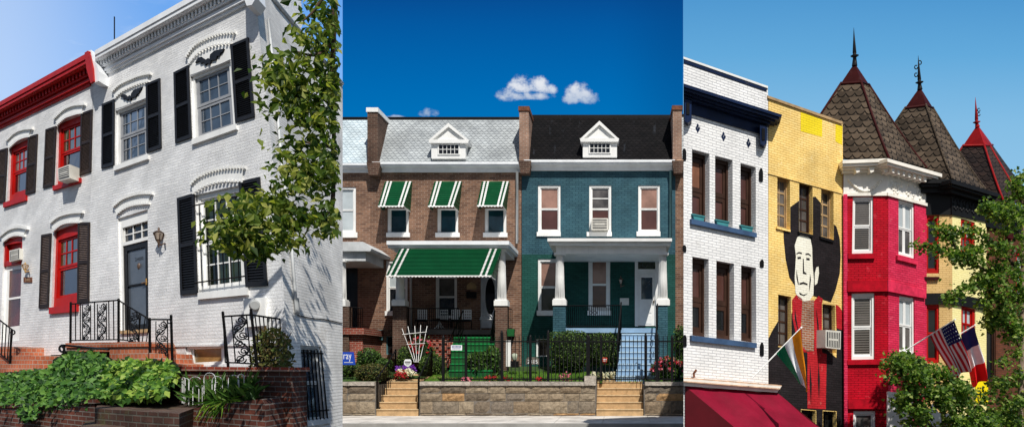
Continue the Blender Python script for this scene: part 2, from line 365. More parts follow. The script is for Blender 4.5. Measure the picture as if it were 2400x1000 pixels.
def text(body, q, w, mat, name, parent, s0=0, s1=1, t0=0, t1=1):
    cu = bpy.data.curves.new(name, 'FONT'); cu.body = body; cu.resolution_u = 3
    ob = bpy.data.objects.new(name+'_curve', cu); COL.objects.link(ob)
    dg = bpy.context.evaluated_depsgraph_get(); me = bpy.data.meshes.new_from_object(ob.evaluated_get(dg))
    xs=[v.co.x for v in me.vertices]; ys=[v.co.y for v in me.vertices]
    x0,x1,y0,y1=min(xs),max(xs),min(ys),max(ys)
    mb = MB()
    for p in me.polygons:
        mb.face([q.pt(s0+(s1-s0)*(me.vertices[i].co.x-x0)/(x1-x0), t1-(t1-t0)*(me.vertices[i].co.y-y0)/(y1-y0), w) for i in p.vertices])
    bpy.data.objects.remove(ob); bpy.data.meshes.remove(me); bpy.data.curves.remove(cu)
    return mb.build(name, mat, parent)
def window(par, fr, hole, depth=.1, cs=.1, ct=.05, fm=WH, pm=None, cols=1, rows=1, sf=None, plain_low=False, sash_m=None, mt=.03, sill=None, sill_m=None, sill_w=.08, gap=.5, name='window', sashes=2, cw=.05):
    q = Quad(fr, *hole); mb = MB(); d = depth
    for a in ((0,cs,0,1),(1-cs,1,0,1),(cs,1-cs,0,ct),(cs,1-cs,1-ct,1)): mb.qbox(q, *a, d-cw, d+.05)
    if sash_m is not None: mb.cm = 1
    s0,s1,t0,t1 = cs,1-cs,ct,1-ct; f = sf if sf is not None else .06
    pms = pm if isinstance(pm,(list,tuple)) else [pm]*sashes
    edges = [t0 + (t1-t0)*x for x in ([0,gap,1] if sashes==2 else [0,1])]
    panes = []
    for k in range(sashes):
        a,b = edges[k], edges[k+1]; dd = d + .015*k; fv = f*(.5 if sashes==2 else .4)
        for r in ((s0,s0+f,a,b),(s1-f,s1,a,b),(s0+f,s1-f,a,a+fv),(s0+f,s1-f,b-fv,b)): mb.qbox(q, *r, dd, dd+.05)
        i0,i1,j0,j1 = s0+f,s1-f,a+fv,b-fv
        nc, nr = (1,1) if (plain_low and k==1) else (cols,rows)
        for c in range(1,nc): x=i0+(i1-i0)*c/cols; mb.qbox(q, x-mt/2,x+mt/2,j0,j1, dd+.008,dd+.045)
        for c in range(1,nr):
            y=j0+(j1-j0)*c/rows
            for e in range(cols):
                mb.qbox(q, i0+(i1-i0)*e/cols+(mt/2 if e else 0), i0+(i1-i0)*(e+1)/cols-(mt/2 if e<cols-1 else 0), y-mt*.3,y+mt*.3, dd+.01,dd+.045)
        panes.append((i0,i1,j0,j1,dd,pms[k]))
    o = mb.build(name, [fm]+([sash_m] if sash_m is not None else []), par)
    for (i0,i1,j0,j1,dd,p) in panes:
        g = MB(); g.qbox(q, i0,i1,j0,j1, dd+.028, dd+.036); g.build('pane', p, o)
    if sill is not None:
        g = MB(); g.ppoly(fr, sill, -sill_w, depth); g.build('sill', sill_m or fm, o)
    return o
def shutter(par, fr, quad, mat=None, edge=None, n=18, w=0.0):
    q = Quad(fr, *quad, -.05); mb = MB(); mat = mat or M['shutter']
    mb.qbox(q, .1,.9,.02,.98, w-.012, w-.002)
    for a in ((0,.13,0,1),(.87,1,0,1),(.13,.87,0,.035),(.13,.87,.49,.53),(.13,.87,.955,1)): mb.qbox(q, *a, w-.05, w-.001)
    mb.cm = 1
    for t0,t1 in ((.035,.49),(.53,.955)):
        for i in range(n):
            a=t0+(t1-t0)*(i+.15)/n; b=t0+(t1-t0)*(i+.75)/n
            p=[q.pt(.13,a,w-.016),q.pt(.87,a,w-.016),q.pt(.87,b,w-.044),q.pt(.13,b,w-.044)]; mb.face(p)
    return mb.build('shutter', [mat, edge or mat], par)
def arch_bumps(mb, fr, pts, n, hx, hy, w):
    P = along(smooth(pts), n)
    for x,y in P: mb.ppoly(fr, [(x-hx,y-hy),(x+hx,y-hy-hx*.35),(x+hx,y+hy-hx*.35),(x-hx,y+hy)], w, 0)
def arch_band(mb, fr, top, bot, w):
    T = along(smooth(top), 14); B = along(smooth(bot), 14)
    for i in range(13): mb.ppoly(fr, [T[i],T[i+1],B[i+1],B[i]], w, 0)
def leaf_cloud(mb, centers, n, rad, L, clip=None, up=.3, droop=.4, face=None, wk=.75):
    for _ in range(n):
        c = random.choice(centers)
        p = c + V3((random.gauss(0,1)*rad[0], random.gauss(0,1)*rad[1], random.gauss(0,1)*rad[2]))
        d = V3((random.uniform(-1,1), random.uniform(-1,1), random.uniform(-.6,.5)-droop))
        nr = V3((random.gauss(0,.6), random.gauss(0,.6)-.35, random.gauss(0,.5)+up))
        l = L*random.uniform(.65,1.25)
        if clip is not None:
            e = p + d.normalized()*l
            if any(PX+F*t.x/t.y > clip for t in (p,e,p+V3((l*.4,0,0)))): continue
        mb.leaf(p, d, nr, l, l*wk)
def inpoly(x, y, poly):
    r=False; n=len(poly)
    for i in range(n):
        (x1,y1),(x2,y2)=poly[i],poly[(i+1)%n]
        if (y1>y)!=(y2>y) and x < (x2-x1)*(y-y1)/(y2-y1)+x1: r = not r
    return r
def sample(poly, n):
    xs=[p[0] for p in poly]; ys=[p[1] for p in poly]; out=[]
    while len(out)<n:
        x=random.uniform(min(xs),max(xs)); y=random.uniform(min(ys),max(ys))
        if inpoly(x,y,poly): out.append((x,y))
    return out
def bush(name, label, cat, rect, Y, dep, L, n, mat, boxy=0, group=None, amp=.18, flowers=None, kind=None):
    x0,y0,x1,y1 = rect; a=wp(x0,y1,Y); b=wp(x1,y0,Y); c=(a+b)/2; c.y += dep; r=((b.x-a.x)/2, dep, (b.z-a.z)/2)
    t = thing(name, label, cat, (c.x, c.y, a.z), group)
    k = MB(); k.blob(c, tuple(q*.86 for q in r), amp, 1.6, 16, 10, boxy); k.build('branches', M['core'], t)  # solid core blob, inner shade painted as near-black green
    mb = MB()
    for _ in range(n):
        th = math.acos(random.uniform(-.85,1)); ph = random.uniform(0,2*pi)
        d = V3((sin(th)*cos(ph), sin(th)*sin(ph), cos(th)))
        e = d
        if boxy: e = d/(sum(abs(q)**(2+boxy*6) for q in d)**(1/(2+boxy*6)))
        kf = (1+amp*mnoise.noise(e*1.6+c*3))*random.uniform(.82,1.05)
        p = c+V3((e.x*r[0],e.y*r[1],e.z*r[2]))*kf
        mb.leaf(p, d*.5+V3((random.uniform(-1,1),random.uniform(-1,1),random.uniform(-.4,1))), d+V3((random.gauss(0,.5),random.gauss(0,.5),random.gauss(0,.5))), L*random.uniform(.6,1.3), L*.7)
    mb.build('foliage', mat, t)
    if flowers:
        for fm, cnt in flowers:
            g = MB()
            for _ in range(cnt):
                th=math.acos(random.uniform(-.1,1)); ph=random.uniform(pi,2*pi); d=V3((sin(th)*cos(ph),sin(th)*sin(ph),cos(th)))
                p=c+V3((d.x*r[0],d.y*r[1],d.z*r[2]))*1.03
                for _k in range(4): g.leaf(p, V3((random.gauss(0,1),random.gauss(0,1)-.3,random.gauss(0,1))), V3((0,-1,.6)), L*1.1, L)
            g.build('blossom', fm, t)
    return t
def rails(mb, fr, top, bot, w, n, r=.012, rr=.02, skip=()):
    T=along(top, n); B=along(bot, n)
    mb.tube([fr.pt(x,y,w) for x,y in top], rr, 5); mb.tube([fr.pt(x,y,w) for x,y in bot], rr*.8, 5)
    for i in range(n):
        if any(a<=T[i][0]<=b for a,b in skip): continue
        mb.tube([fr.pt(*T[i],w), fr.pt(*B[i],w)], r, 4)
def scrolls(mb, q, w, r=.012):
    P=lambda a,b: q.pt(a,b,w)
    mb.tube([P(0,0),P(0,1)],r,4); mb.tube([P(1,0),P(1,1)],r,4)
    mb.tube([P(.5+.42*sin(2.2*pi*t*1.5+.4), t) for t in [i/40 for i in range(41)]], r*1.4, 5)
    for k in range(6):
        cy=(k+.5)/6; sg=1 if k%2 else -1; cx=.5-.12*sg
        mb.tube([P(cx+sg*(.36-.30*i/22)*cos(i*.5), cy+(.095-.08*i/22)*sin(i*.5)) for i in range(23)], r*1.15, 4)
        mb.tube([P(cx-sg*.25+.16*cos(i*.6), cy+.05+.035*sin(i*.6)) for i in range(11)], r, 4)

# ================================================================== camera, light, sky
cam = bpy.data.cameras.new('camera'); co_ = bpy.data.objects.new('camera', cam); COL.objects.link(co_)
co_.location = CAM; co_.rotation_euler = (pi/2, 0, 0)
cam.sensor_fit='HORIZONTAL'; cam.sensor_width=36; cam.lens=F/2400*36; cam.shift_x=(1200-PX)/2400; cam.shift_y=(PY-500)/2400
cam.clip_start=.1; cam.clip_end=3000; SC.camera = co_
SUN = V3((.234,-.578,.78)).normalized()
sl = bpy.data.lights.new('sun','SUN'); sl.energy=5.0; sl.angle=radians(.5); sl.color=(1,.955,.88)
so = bpy.data.objects.new('sun', sl); COL.objects.link(so); so.rotation_euler = SUN.to_track_quat('Z','Y').to_euler(); so.location=(10,-20,40)
SC.view_settings.view_transform='Standard'; SC.view_settings.look='None'; SC.view_settings.exposure=0; SC.view_settings.gamma=1
wd = bpy.data.worlds.new('World'); SC.world = wd; wd.use_nodes = True
t = NT(wd.node_tree); wd.node_tree.nodes.clear()
out = t.n('ShaderNodeOutputWorld')
sky = t.n('ShaderNodeTexSky'); sky.sky_type='NISHITA'; sky.sun_disc=False; sky.sun_elevation=math.asin(SUN.z); sky.sun_rotation=math.atan2(SUN.x,SUN.y)
b1 = t.n('ShaderNodeBackground'); b1.inputs[1].default_value=.07; t.l(sky.outputs[0], b1.inputs[0])
sp = t.n('ShaderNodeSeparateXYZ'); t.l(t.n('ShaderNodeTexCoord').outputs['Generated'], sp.inputs[0])
dx,dy,dz = sp.outputs
ysafe = t.m('MAXIMUM', dy, .05); r_ = t.m('DIVIDE', dx, ysafe); e_ = t.m('DIVIDE', dz, ysafe)      # tangents of bearing and height
def ramp(v, stops):
    nd = t.n('ShaderNodeValToRGB'); t.put(nd.inputs[0], v); el = nd.color_ramp.elements
    while len(el)<len(stops): el.new(.5)
    for i,(p,c) in enumerate(stops): el[i].position=p; el[i].color=c4(c)
    return nd.outputs[0]
en = t.m('MULTIPLY', e_, 2.0)
cv = t.n('ShaderNodeCombineXYZ'); t.l(r_, cv.inputs[0]); t.l(e_, cv.inputs[1])
left = ramp(en, [(.25,(.42,.66,1.0)),(.62,(.25,.51,.96)),(.94,(.14,.38,.86)),(1,(.13,.37,.85))])
mp = t.n('ShaderNodeMapping'); mp.inputs['Scale'].default_value=(2.2,5.5,1); mp.inputs['Rotation'].default_value=(0,0,.35); t.l(cv.outputs[0], mp.inputs[0])
wisp = t.m('MULTIPLY', t.step(t.noise(mp.outputs[0], 2.2, 6, .55), .42, .75), t.step(r_, -.48, -.80, .12, 1.0))
haze = t.m('MULTIPLY', t.step(r_, -.55, -.85), .45)
left = t.mix(t.m('MAXIMUM', wisp, haze), left, (.80,.89,1.0,1))
mid = ramp(en, [(.55,(.0,.19,.53)),(.72,(.0,.145,.455)),(.88,(.001,.10,.36)),(.96,(.002,.072,.29))])
mid = t.mix(t.step(r_, -.02, .085, 0, .35), mid, (.002,.05,.20,1))
right = ramp(en, [(.30,(.33,.60,.83)),(.62,(.23,.51,.78)),(.80,(.125,.40,.71)),(.96,(.078,.31,.63))])
nz1 = t.noise(cv.outputs[0], 28, 7, .6); nz2 = t.noise(cv.outputs[0], 75, 5, .6)
nz3 = t.noise(cv.outputs[0], 190, 5, .65)
nz = t.m('ADD', t.m('ADD', t.m('MULTIPLY', t.m('SUBTRACT', nz1, .5), 2.4), t.m('MULTIPLY', t.m('SUBTRACT', nz2, .5), 2.2)), t.m('MULTIPLY', t.m('SUBTRACT', nz3, .5), .55))
def puff(x, y, a, b):
    u = t.m('DIVIDE', t.m('SUBTRACT', r_, (x-PX)/F), a/F); v = t.m('DIVIDE', t.m('SUBTRACT', e_, (PY-y)/F), b/F)
    v = t.m('MULTIPLY', v, t.step(v, -.2, .0, 1.7, 1.0))                       # flatter underside
    return t.m('SUBTRACT', 1.0, t.m('ADD', t.m('MULTIPLY',u,u), t.m('MULTIPLY',v,v)))
dens = None
for P in ((1188,225,42,26),(1222,206,46,36),(1258,204,40,30),(1290,212,22,20),(1232,228,74,16),(1356,222,38,32),(1376,234,34,22),(1338,236,28,18),(1003,266,28,17),(930,276,30,8)):
    d = puff(P[0],P[1],P[2]*.94,P[3]*.92); dens = d if dens is None else t.m('MAXIMUM', dens, d)
dens = t.m('ADD', dens, nz)
cl = t.step(dens, .0, 1.2); lit = t.step(t.m('ADD', t.m('SUBTRACT', e_, (PY-228)/F), t.m('MULTIPLY', nz, .006)), -.012, .022)
mid = t.mix(t.m('MULTIPLY', cl, .93), mid, t.mix(lit, (.42,.52,.68,1), (.84,.86,.90,1)))
front = t.mix(t.m('GREATER_THAN', r_, (803-PX)/F), left, mid)
front = t.mix(t.m('GREATER_THAN', r_, (1601-PX)/F), front, right)
b2 = t.n('ShaderNodeBackground'); t.l(front, b2.inputs[0]); b2.inputs[1].default_value=1.0
mask = t.m('MULTIPLY', t.m('GREATER_THAN', dy, .3), t.m('GREATER_THAN', dz, -.02))
ms = t.n('ShaderNodeMixShader'); t.l(mask, ms.inputs[0]); t.l(b1.outputs[0], ms.inputs[1]); t.l(b2.outputs[0], ms.inputs[2]); t.l(ms.outputs[0], out.inputs[0])

# ================================================================== ground
def zp(x, y, z):
    d = ray(x,y); k = (z-CAM.z)/d.z; return CAM+d*k
mb = MB(); mb.face([V3((-900,-60,-.13)),V3((900,-60,-.13)),V3((900,1500,-.13)),V3((-900,1500,-.13))]); tag(mb.build('road', M['asphalt']), kind='structure')
mb = MB()
for i in range(34):
    x=-26+i*1.5; mb.box(x+.006,23.55,-.2,min(x+1.494,2.9),27.2,0.0+.002*(i%2)) if x<2.8 else None
tag(mb.build('sidewalk', M['concrete']), kind='structure')
mb = MB(); mb.box(-26,23.36,-.3,2.8,23.54,.012); tag(mb.build('kerb', paint('grey_kerb',(.34,.33,.31),.85,.2,2)), kind='structure')
mb = MB()
for x0,x1,y0 in ((-26,-8.62,27.35),(-6.95,-.92,27.35),(.98,2.7,27.35)):
    mb.face([V3((x0,y0,1.12)),V3((x1,y0,1.12)),V3((x1,28.6,1.30)),V3((x0,28.6,1.30))])
mb.face([V3((-26,28.6,1.30)),V3((3.0,28.6,1.30)),V3((3.0,32.5,1.72)),V3((-26,32.5,1.72))])
tag(mb.build('terrace', M['terrace']), kind='structure')
mb = MB()
for x0,x1 in ((-8.5,-7.0),(-.8,.9)): mb.face([V3((x0,28.3,1.19)),V3((x1,28.3,1.19)),V3((x1,29.6,1.43)),V3((x0,29.6,1.43))])
mb.face([V3((-7.2,28.3,1.29)),V3((-6.0,28.3,1.29)),V3((-6.0,28.9,1.36)),V3((-7.2,28.9,1.36))])
tag(mb.build('path', M['sandstone']), kind='structure')
mb = MB(); rg = random.Random(3)
for _ in range(13000):
    x=rg.uniform(-26,10) if rg.random()<.2 else rg.uniform(-7,-1); y=rg.uniform(27.4,30.2)
    if -9<x<-7 : continue
    z = 1.12+(y-27.35)*.144 if y<28.6 else 1.30+(y-28.6)*.108
    mb.leaf(V3((x,y,z-.01)), V3((rg.uniform(-.4,.4),rg.uniform(-.4,.4),1)), V3((rg.uniform(-1,1),-1,0)), rg.uniform(.06,.13), .022)
tag(mb.build('lawn_grass', M['grass']), 'short green lawn grass on the raised terrace behind the iron fence', 'grass', kind='stuff')

# ================================================================== LEFT: white corner house
A = LFT
WHS = thing('corner_house', 'tall white painted brick corner house with charcoal shutters and white cornice', 'house', LFT.pt(450,880,0))
w1=[(270,260),(343,231),(344,362),(270,388)]; w2=[(446,179),(540,141),(551,292),(451,327)]; w3=[(456,457),(565,433),(576,673),(464,687)]
dr=[(276,512),(346,490),(348,778),(281,782)]; bw=[(434,811),(527,807),(528,852),(438,857)]
mb = MB(); mb.wall(A, [(219,128),(596,-80),(606,60),(647,440),(672,785),(692,1010),(700,1120),(203,1060),(206,880),(208,700),(212,480)], [w1,w2,w3,dr,bw], .16)
mb.build('front_wall', M['white_brick'], WHS)
mb = MB(); sb=[(703,808),(752,811),(769,985),(716,990)]
mb.wall(SIDE, [(590,-90),(640,0),(803,199),(803,1120),(700,1120),(691,1000),(672,785),(647,440)], [sb], .12)
mb.build('side_wall', M['side_brick'], WHS)
mb = MB(); mb.prism(A, [A.at(222,128),A.at(572,-70),A.at(655,1120),A.at(206,1060)], .3, 2.2, True); mb.build('house_body', M['grey_white'], WHS)
mb = MB(); mb.tube([SIDE.pt(x,y,-.04) for x,y in ((592,-85),(640,-3),(700,69),(772,158),(802,196))], .06, 5); mb.build('roof_coping', M['grey_white'], WHS)
mb = MB(); mb.prism(SIDE, [SIDE.at(x,y) for x,y in ((650,-60),(700,-60),(712,52),(706,68),(672,32))], .02, .6, True); mb.build('chimney', M['white_brick'], WHS)
# cornice: stacked mouldings with a dentil course
def cornice(par, fr, x0, x1, top, bot, mat, dent=True, name='cornice', n=40, deep=.5, fr_=(0,.16,.30,.36,.62,.70,.80,.88,1), proj=(1,.92,.8,.35,.42,.22,.3,.16)):
    mb = MB()
    for k in range(len(proj)):
        a,b = fr_[k],fr_[k+1]
        Y0=lambda x,q: top(x)+(bot(x)-top(x))*q
        mb.ppoly(fr, [(x0,Y0(x0,a)),(x1,Y0(x1,a)),(x1,Y0(x1,b)),(x0,Y0(x0,b))], -deep*proj[k], .05)
    o = mb.build(name, mat, par)
    if dent:
        d = MB()
        for i in range(n):
            u0=(i+.15)/n; u1=(i+.65)/n
            # spaced evenly along the wall, so foreshortened with it
            f=lambda u: x0+(x1-x0)*u/(u+(1-u)*dentk) if dentk else x0+(x1-x0)*u
            xa,xb=f(u0),f(u1); q0,q1=.40,.60
            Y=lambda x,q: top(x)+(bot(x)-top(x))*q
            d.ppoly(fr, [(xa,Y(xa,q0)),(xb,Y(xb,q0)),(xb,Y(xb,q1)),(xa,Y(xa,q1))], -deep*.55, 0)
        d.build('dentil_course', mat, o)
    return o
dentk = 1.3
lt = lambda x: 120-(x-220)*.565-(max(0,x-320))*.004; lb = lambda x: 187-(x-220)*.497
cornice(WHS, A, 222, 575, lt, lb, M['trim'], n=46, deep=.42)
mb = MB()
mb2_=None
for xo,pts in ((0,[(207,121),(218,117),(222,140),(231,150),(237,168),(236,190),(226,194),(222,178),(214,160)]),): mb.ppoly(A, [(x-5,y) for x,y in pts], -.40, 0)
mb.build('cornice_bracket', M['trim'], WHS); mb = MB()
mb.ppoly(A, [(571,-82),(592,-94),(601,-6),(590,12),(578,14),(573,0)], -.46, 0)
mb.build('cornice_bracket', M['trim'], WHS)
# windows
window(WHS, A, w1, .13, .07, .035, WH, M['glass_blue'], 3, 2, sf=.085, sash_m=M['greyframe'], mt=.022, sill=[(266,389),(346,361),(346,372),(266,400)])
window(WHS, A, w2, .13, .07, .04, WH, M['glass_blue'], 3, 2, sf=.085, sash_m=M['greyframe'], mt=.02, sill=[(449,326),(552,290),(554,302),(449,339)])
o = window(WHS, A, w3, .13, .09, .05, WH, M['glass_green'], 3, 2, sf=.05, mt=.022, sill=[(463,686),(579,673),(580,690),(463,701)])
mb = MB(); q = Quad(A, *w3)
for k in range(6): mb.tube([q.pt(.13+k*.155,.12,-.06), q.pt(.13+k*.155,.94,-.06)], .010, 5)
for tt in (.12,.50,.90): mb.tube([q.pt(-.03,tt,-.05), q.pt(1.02,tt,-.05)], .015, 5)
mb.build('window_bars', M['iron'], WHS)
window(WHS, A, bw, .10, .1, .14, WH, M['glass_amber'], 1, 1, sf=.05, sashes=1)
for s in ([(238,244),(267,232),(266,387),(237,395)],[(341,196),(374,183),(377,346),(343,358)],[(406,170),(441,152),(448,322),(410,335)],[(539,105),(581,87),(596,273),(551,287)],[(414,464),(454,452),(462,687),(422,691)],[(559,425),(608,414),(626,669),(575,672)]):
    shutter(WHS, A, s, edge=M['black'], n=17)
# brick hoods over the openings
def hood(par, outer, inner, low=None, mat=None):
    mb = MB(); arch_bumps(mb, A, outer, 20, 2.0, 3.2, -.10); arch_bumps(mb, A, inner, 15, 2.0, 2.6, -.075)
    arch_band(mb, A, [(x,y+4) for x,y in outer], inner, -.03)
    if low: arch_band(mb, A, [(x,y+1) for x,y in inner], low, -.012)
    mb.build('window_hood', mat or WH, par)
hood(WHS, [(262,212),(278,197),(304,184),(328,175),(349,171)], [(269,228),(284,214),(308,201),(328,194),(345,190)], [(270,256),(288,250),(308,242),(326,236),(343,229)])
hood(WHS, [(435,131),(455,105),(485,87),(515,77),(547,74)], [(442,147),(462,124),(489,109),(513,103),(539,101)], [(446,176),(468,168),(492,158),(516,150),(540,139)])
hood(WHS, [(446,430),(465,412),(495,399),(530,392),(570,391)], [(452,452),(475,437),(505,427),(535,424),(566,425)])
hood(WHS, [(264,482),(284,466),(306,457),(330,452),(353,452)], [(273,500),(290,487),(308,480),(326,477),(346,476)])
for L in (([(281,226),(286,221),(293,221),(299,227),(303,223),(308,228),(305,236),(301,232),(297,236),(294,231),(289,233),(288,228)],[(305,230),(307,219),(313,211),(333,203),(329,211),(327,212),(325,219),(321,220),(318,227),(313,228)]),([(457,147),(463,136),(472,133),(482,140),(488,136),(494,142),(491,153),(486,148),(480,153),(477,146),(470,149),(468,143)],[(490,143),(492,128),(502,119),(525,114),(520,123),(517,123),(514,132),(509,131),(506,140),(499,141)])):
    mb = MB()
    for p in L: mb.ppoly(A, p, -.06, 0)
    mb.build('eagle_plaque', M['black'], WHS)
# entrance door with transom
q = Quad(A, *dr); mb = MB(); d=.12
for a in ((0,.10,0,1),(.10,1,0,.09),(.10,1,.225,.255)): mb.qbox(q, *a, d-.06, d+.06)
for k in range(3): mb.qbox(q, .12+k*.29,.145+k*.29,.09,.225, d-.01,d+.03)
mb.qbox(q, .145,1,.153,.163, d-.008,d+.028); mb.qbox(q, .97,1,.09,.225,d-.01,d+.03)
tr_ = mb.build('door_surround', WH, WHS)
g = MB(); g.qbox(q,.14,.98,.09,.225,d+.02,d+.03); g.build('pane', M['glass_dark'], tr_)
mb = MB()
for a in ((.10,.22,.255,.975),(.84,1,.255,.975),(.22,.84,.255,.305),(.22,.84,.93,.975),(.22,.84,.60,.612)): mb.qbox(q,*a,d-.03,d+.04)
dd = mb.build('storm_door', M['black'], WHS)
g = MB(); g.qbox(q,.22,.84,.305,.60,d+.01,d+.02); g.qbox(q,.22,.84,.612,.93,d+.01,d+.02); g.build('pane', M['storm'], dd)
g = MB(); g.tube([q.pt(.88,.575,d-.05),q.pt(.88,.625,d-.05)],.018,6); g.tube([q.pt(.90,.60,d-.06),q.pt(.74,.605,d-.07)],.014,6); g.build('handle', M['brass'], dd)
g = MB(); g.blob(q.pt(.60,.455,d), (.04,.03,.07),.1); g.build('door_knocker', M['bronze'], dd)
text('2400', q, d-.0, M['ink'], 'house_number', dd, .46,.74,.378,.405)
g = MB(); g.qbox(q,.05,1.0,.975,1.0,-.06,.16); g.build('threshold', M['tanwood'], WHS)
# wall lantern, meter, pipes, aerial
def lantern(par, fr, x, y, h, body, wd=.42):
    mb = MB(); P=lambda dx,dy,w: fr.pt(x+dx*h,y+dy*h,w)
    mb.tube([P(.30,.30,0),P(.30,.30,-.10),P(.1,.38,-.14),P(0,.28,-.14)], .018, 5)
    c=[P(0,-.5,-.14),P(0,-.42,-.14),P(0,-.36,-.14),P(0,-.2,-.14),P(0,-.17,-.14)]
    k=(c[0]-P(0,.5,-.14)).length
    mb.tube(c,[.02*k,.05*k,.03*k,.20*k,.22*k],8); mb.tube([P(0,.16,-.14),P(0,.22,-.14),P(0,.5,-.14)],[.11*k,.06*k,.02*k],8)
    for i in range(4):
        a=i*pi/2+pi/4; e=V3((cos(a),sin(a),0)); mb.tube([P(0,-.18,-.14)+e*.19*k, P(0,.16,-.14)+e*.10*k], .012*k+.004, 4)
    o = mb.build('wall_lantern', body, par)
    g = MB(); g.tube([P(0,-.18,-.14),P(0,.15,-.14)],[.17*k,.095*k],8); g.build('lamp_glass', M['lampglass'], o)
lantern(WHS, A, 372, 556, 47, M['bronze'])
mb = MB(); mb.ppoly(A, [(570,699),(620,696),(621,762),(573,766)], -.14, 0); mb.ppoly(A, [(622,722),(629,722),(630,745),(622,746)], -.06, 0)
bx = mb.build('meter_box', WH, WHS)
g = MB(); g.tube([A.pt(597,715,-.14),A.pt(597,715,-.22),A.pt(597,715,-.26)],[.095,.095,.07],14); g.build('meter_dial', M['meter'], bx)
mb = MB(); mb.tube([A.pt(600,765,-.05),A.pt(605,800,-.05),A.pt(618,820,-.05)],.025,6); mb.tube([A.pt(626,748,-.05),A.pt(627,785,-.05)],.02,6); mb.build('conduit', M['grey_white'], WHS)
mb = MB(); mb.tube([SIDE.pt(x,y,-.06) for x,y in ((629,45),(637,120),(662,395),(680,530),(695,728))], .028, 7); mb.tube([SIDE.pt(694,700,-.06),SIDE.pt(697,734,-.06)], .05, 7); mb.build('downpipe', M['grey_white'], WHS)
mb = MB(); mb.tube([SIDE.pt(x,y,-.02) for x,y in ((698,738),(730,745),(760,748),(802,757))], .010, 4); mb.build('cable', M['iron'], WHS)
window(WHS, SIDE, sb, .10, .10, .03, M['grey_white'], M['glass_blue'], 1, 1, sf=.05, sill=[(712,985),(772,978),(775,990),(716,999)], sill_w=.05)
mb = MB(); q = Quad(SIDE, *sb)
for k in range(6): mb.tube([q.pt(.08+k*.165,.06,-.05), q.pt(.08+k*.165,.97,-.05)], .014, 5)
for tt in (.10,.86): mb.tube([q.pt(0,tt,-.03), q.pt(1.03,tt,-.03)], .016, 5)
mb.build('window_bars', M['iron'], WHS)
mb = MB(); mb.tube([A.pt(268,118,1.0),A.pt(268,40,1.0)],.018,5); mb.build('aerial', M['iron'], WHS)
mb = MB(); mb.ppoly(A, [(206,806),(262,806),(262,812),(206,812)], -.035, 0); mb.ppoly(A,[(402,807),(655,803),(657,808),(402,812)],-.035,0); mb.build('base_course', M['white_brick'], WHS)

# ------------------------------------------------------------------ red trimmed neighbour
RHS = thing('row_house', 'white painted brick row house with red cornice and red window frames', 'house', LFT.pt(100,880,0))
r1=[(134,288),(189,267),(188,416),(130,436)]; r2=[(22,343),(65,322),(61,460),(17,472)]; r3=[(127,540),(182,522),(180,714),(120,724)]; rd=[(9,560),(53,552),(45,797),(0,803)]; rb=[(118,831),(150,830),(150,868),(118,868)]
mb = MB(); mb.wall(A, [(-130,372),(219,180),(219,260),(212,480),(208,700),(206,880),(203,1060),(-130,1060)], [r1,r2,r3,rd,rb], .2); mb.build('front_wall', M['white_brick'], RHS)
mb = MB(); mb.prism(A, [A.at(-130,330),A.at(216,142),A.at(203,1060),A.at(-130,1060)], .3, 2.0, True); mb.build('house_body', M['grey_white'], RHS)
dentk = 1.35
cornice(RHS, A, -130, 210, lambda x: 238-(x)*.558, lambda x: 300-(x)*.482, M['red'], n=52, deep=.45)
mb = MB(); mb.ppoly(A, [(198,124),(206,119),(210,128),(217,160),(219,190),(212,195),(202,160)], -.47, -.40); mb.build('cornice_bracket', M['red'], RHS)
window(RHS, A, r1, .14, .09, .10, M['red'], [M['glass_green'],M['glass_dark']], 3, 2, sf=.06, mt=.03, plain_low=True, sill=[(123,436),(187,416),(187,427),(123,446)])
window(RHS, A, r2, .14, .11, .12, M['red'], [M['glass_grey'],M['glass_dark']], 3, 2, sf=.07, mt=.03, plain_low=True, sill=[(7,475),(60,457),(60,469),(7,486)])
window(RHS, A, r3, .14, .09, .13, M['red'], [M['glass_green'],M['glass_dark']], 3, 2, sf=.06, mt=.03, plain_low=True, sill=[(114,720),(180,712),(180,729),(114,735)])
for s in ([(106,303),(131,295),(125,434),(100,441)],[(189,265),(215,256),(212,402),(186,411)],[(-9,353),(17,346),(10,473),(-15,478)],[(65,320),(87,314),(81,449),(59,456)],[(96,550),(119,546),(112,720),(90,722)],[(182,521),(209,520),(207,707),(180,710)]):
    shutter(RHS, A, s, M['brown_shutter'], M['shutter_edge'], 20)
hood(RHS, [(125,276),(145,257),(165,247),(180,244),(195,243)], [(134,290),(150,276),(165,270),(178,266),(190,264)])
hood(RHS, [(14,327),(28,313),(42,305),(57,301),(72,300)], [(21,344),(34,332),(45,325),(56,321),(66,319)])
hood(RHS, [(117,520),(132,508),(150,501),(170,497),(190,496)], [(124,540),(138,528),(152,522),(168,520),(184,520)])
hood(RHS, [(-2,552),(14,539),(28,533),(43,531),(61,534)], [(6,565),(18,556),(30,551),(42,550),(54,552)])
q = Quad(A, *rd); mb = MB()
for a in ((0,.10,0,.27),(.9,1,0,.27),(.1,.9,0,.06),(.0,1,.225,.275)): mb.qbox(q,*a,.04,.2)
mb.qbox(q,.1,.9,.06,.225,.17,.19); mb.build('transom', M['red'], RHS)
mb = MB()
for a in ((0,.2,.275,1),(.86,1,.275,1),(.2,.86,.275,.32),(.2,.86,.585,.605),(.2,.86,.86,1)): mb.qbox(q,*a,.12,.17)
dd = mb.build('door', WH, RHS)
g = MB(); g.qbox(q,.2,.86,.32,.585,.14,.15); g.qbox(q,.2,.86,.605,.86,.14,.15); g.build('pane', M['glass_red'], dd)
lantern(RHS, A, 59, 627, 26, M['brass'])
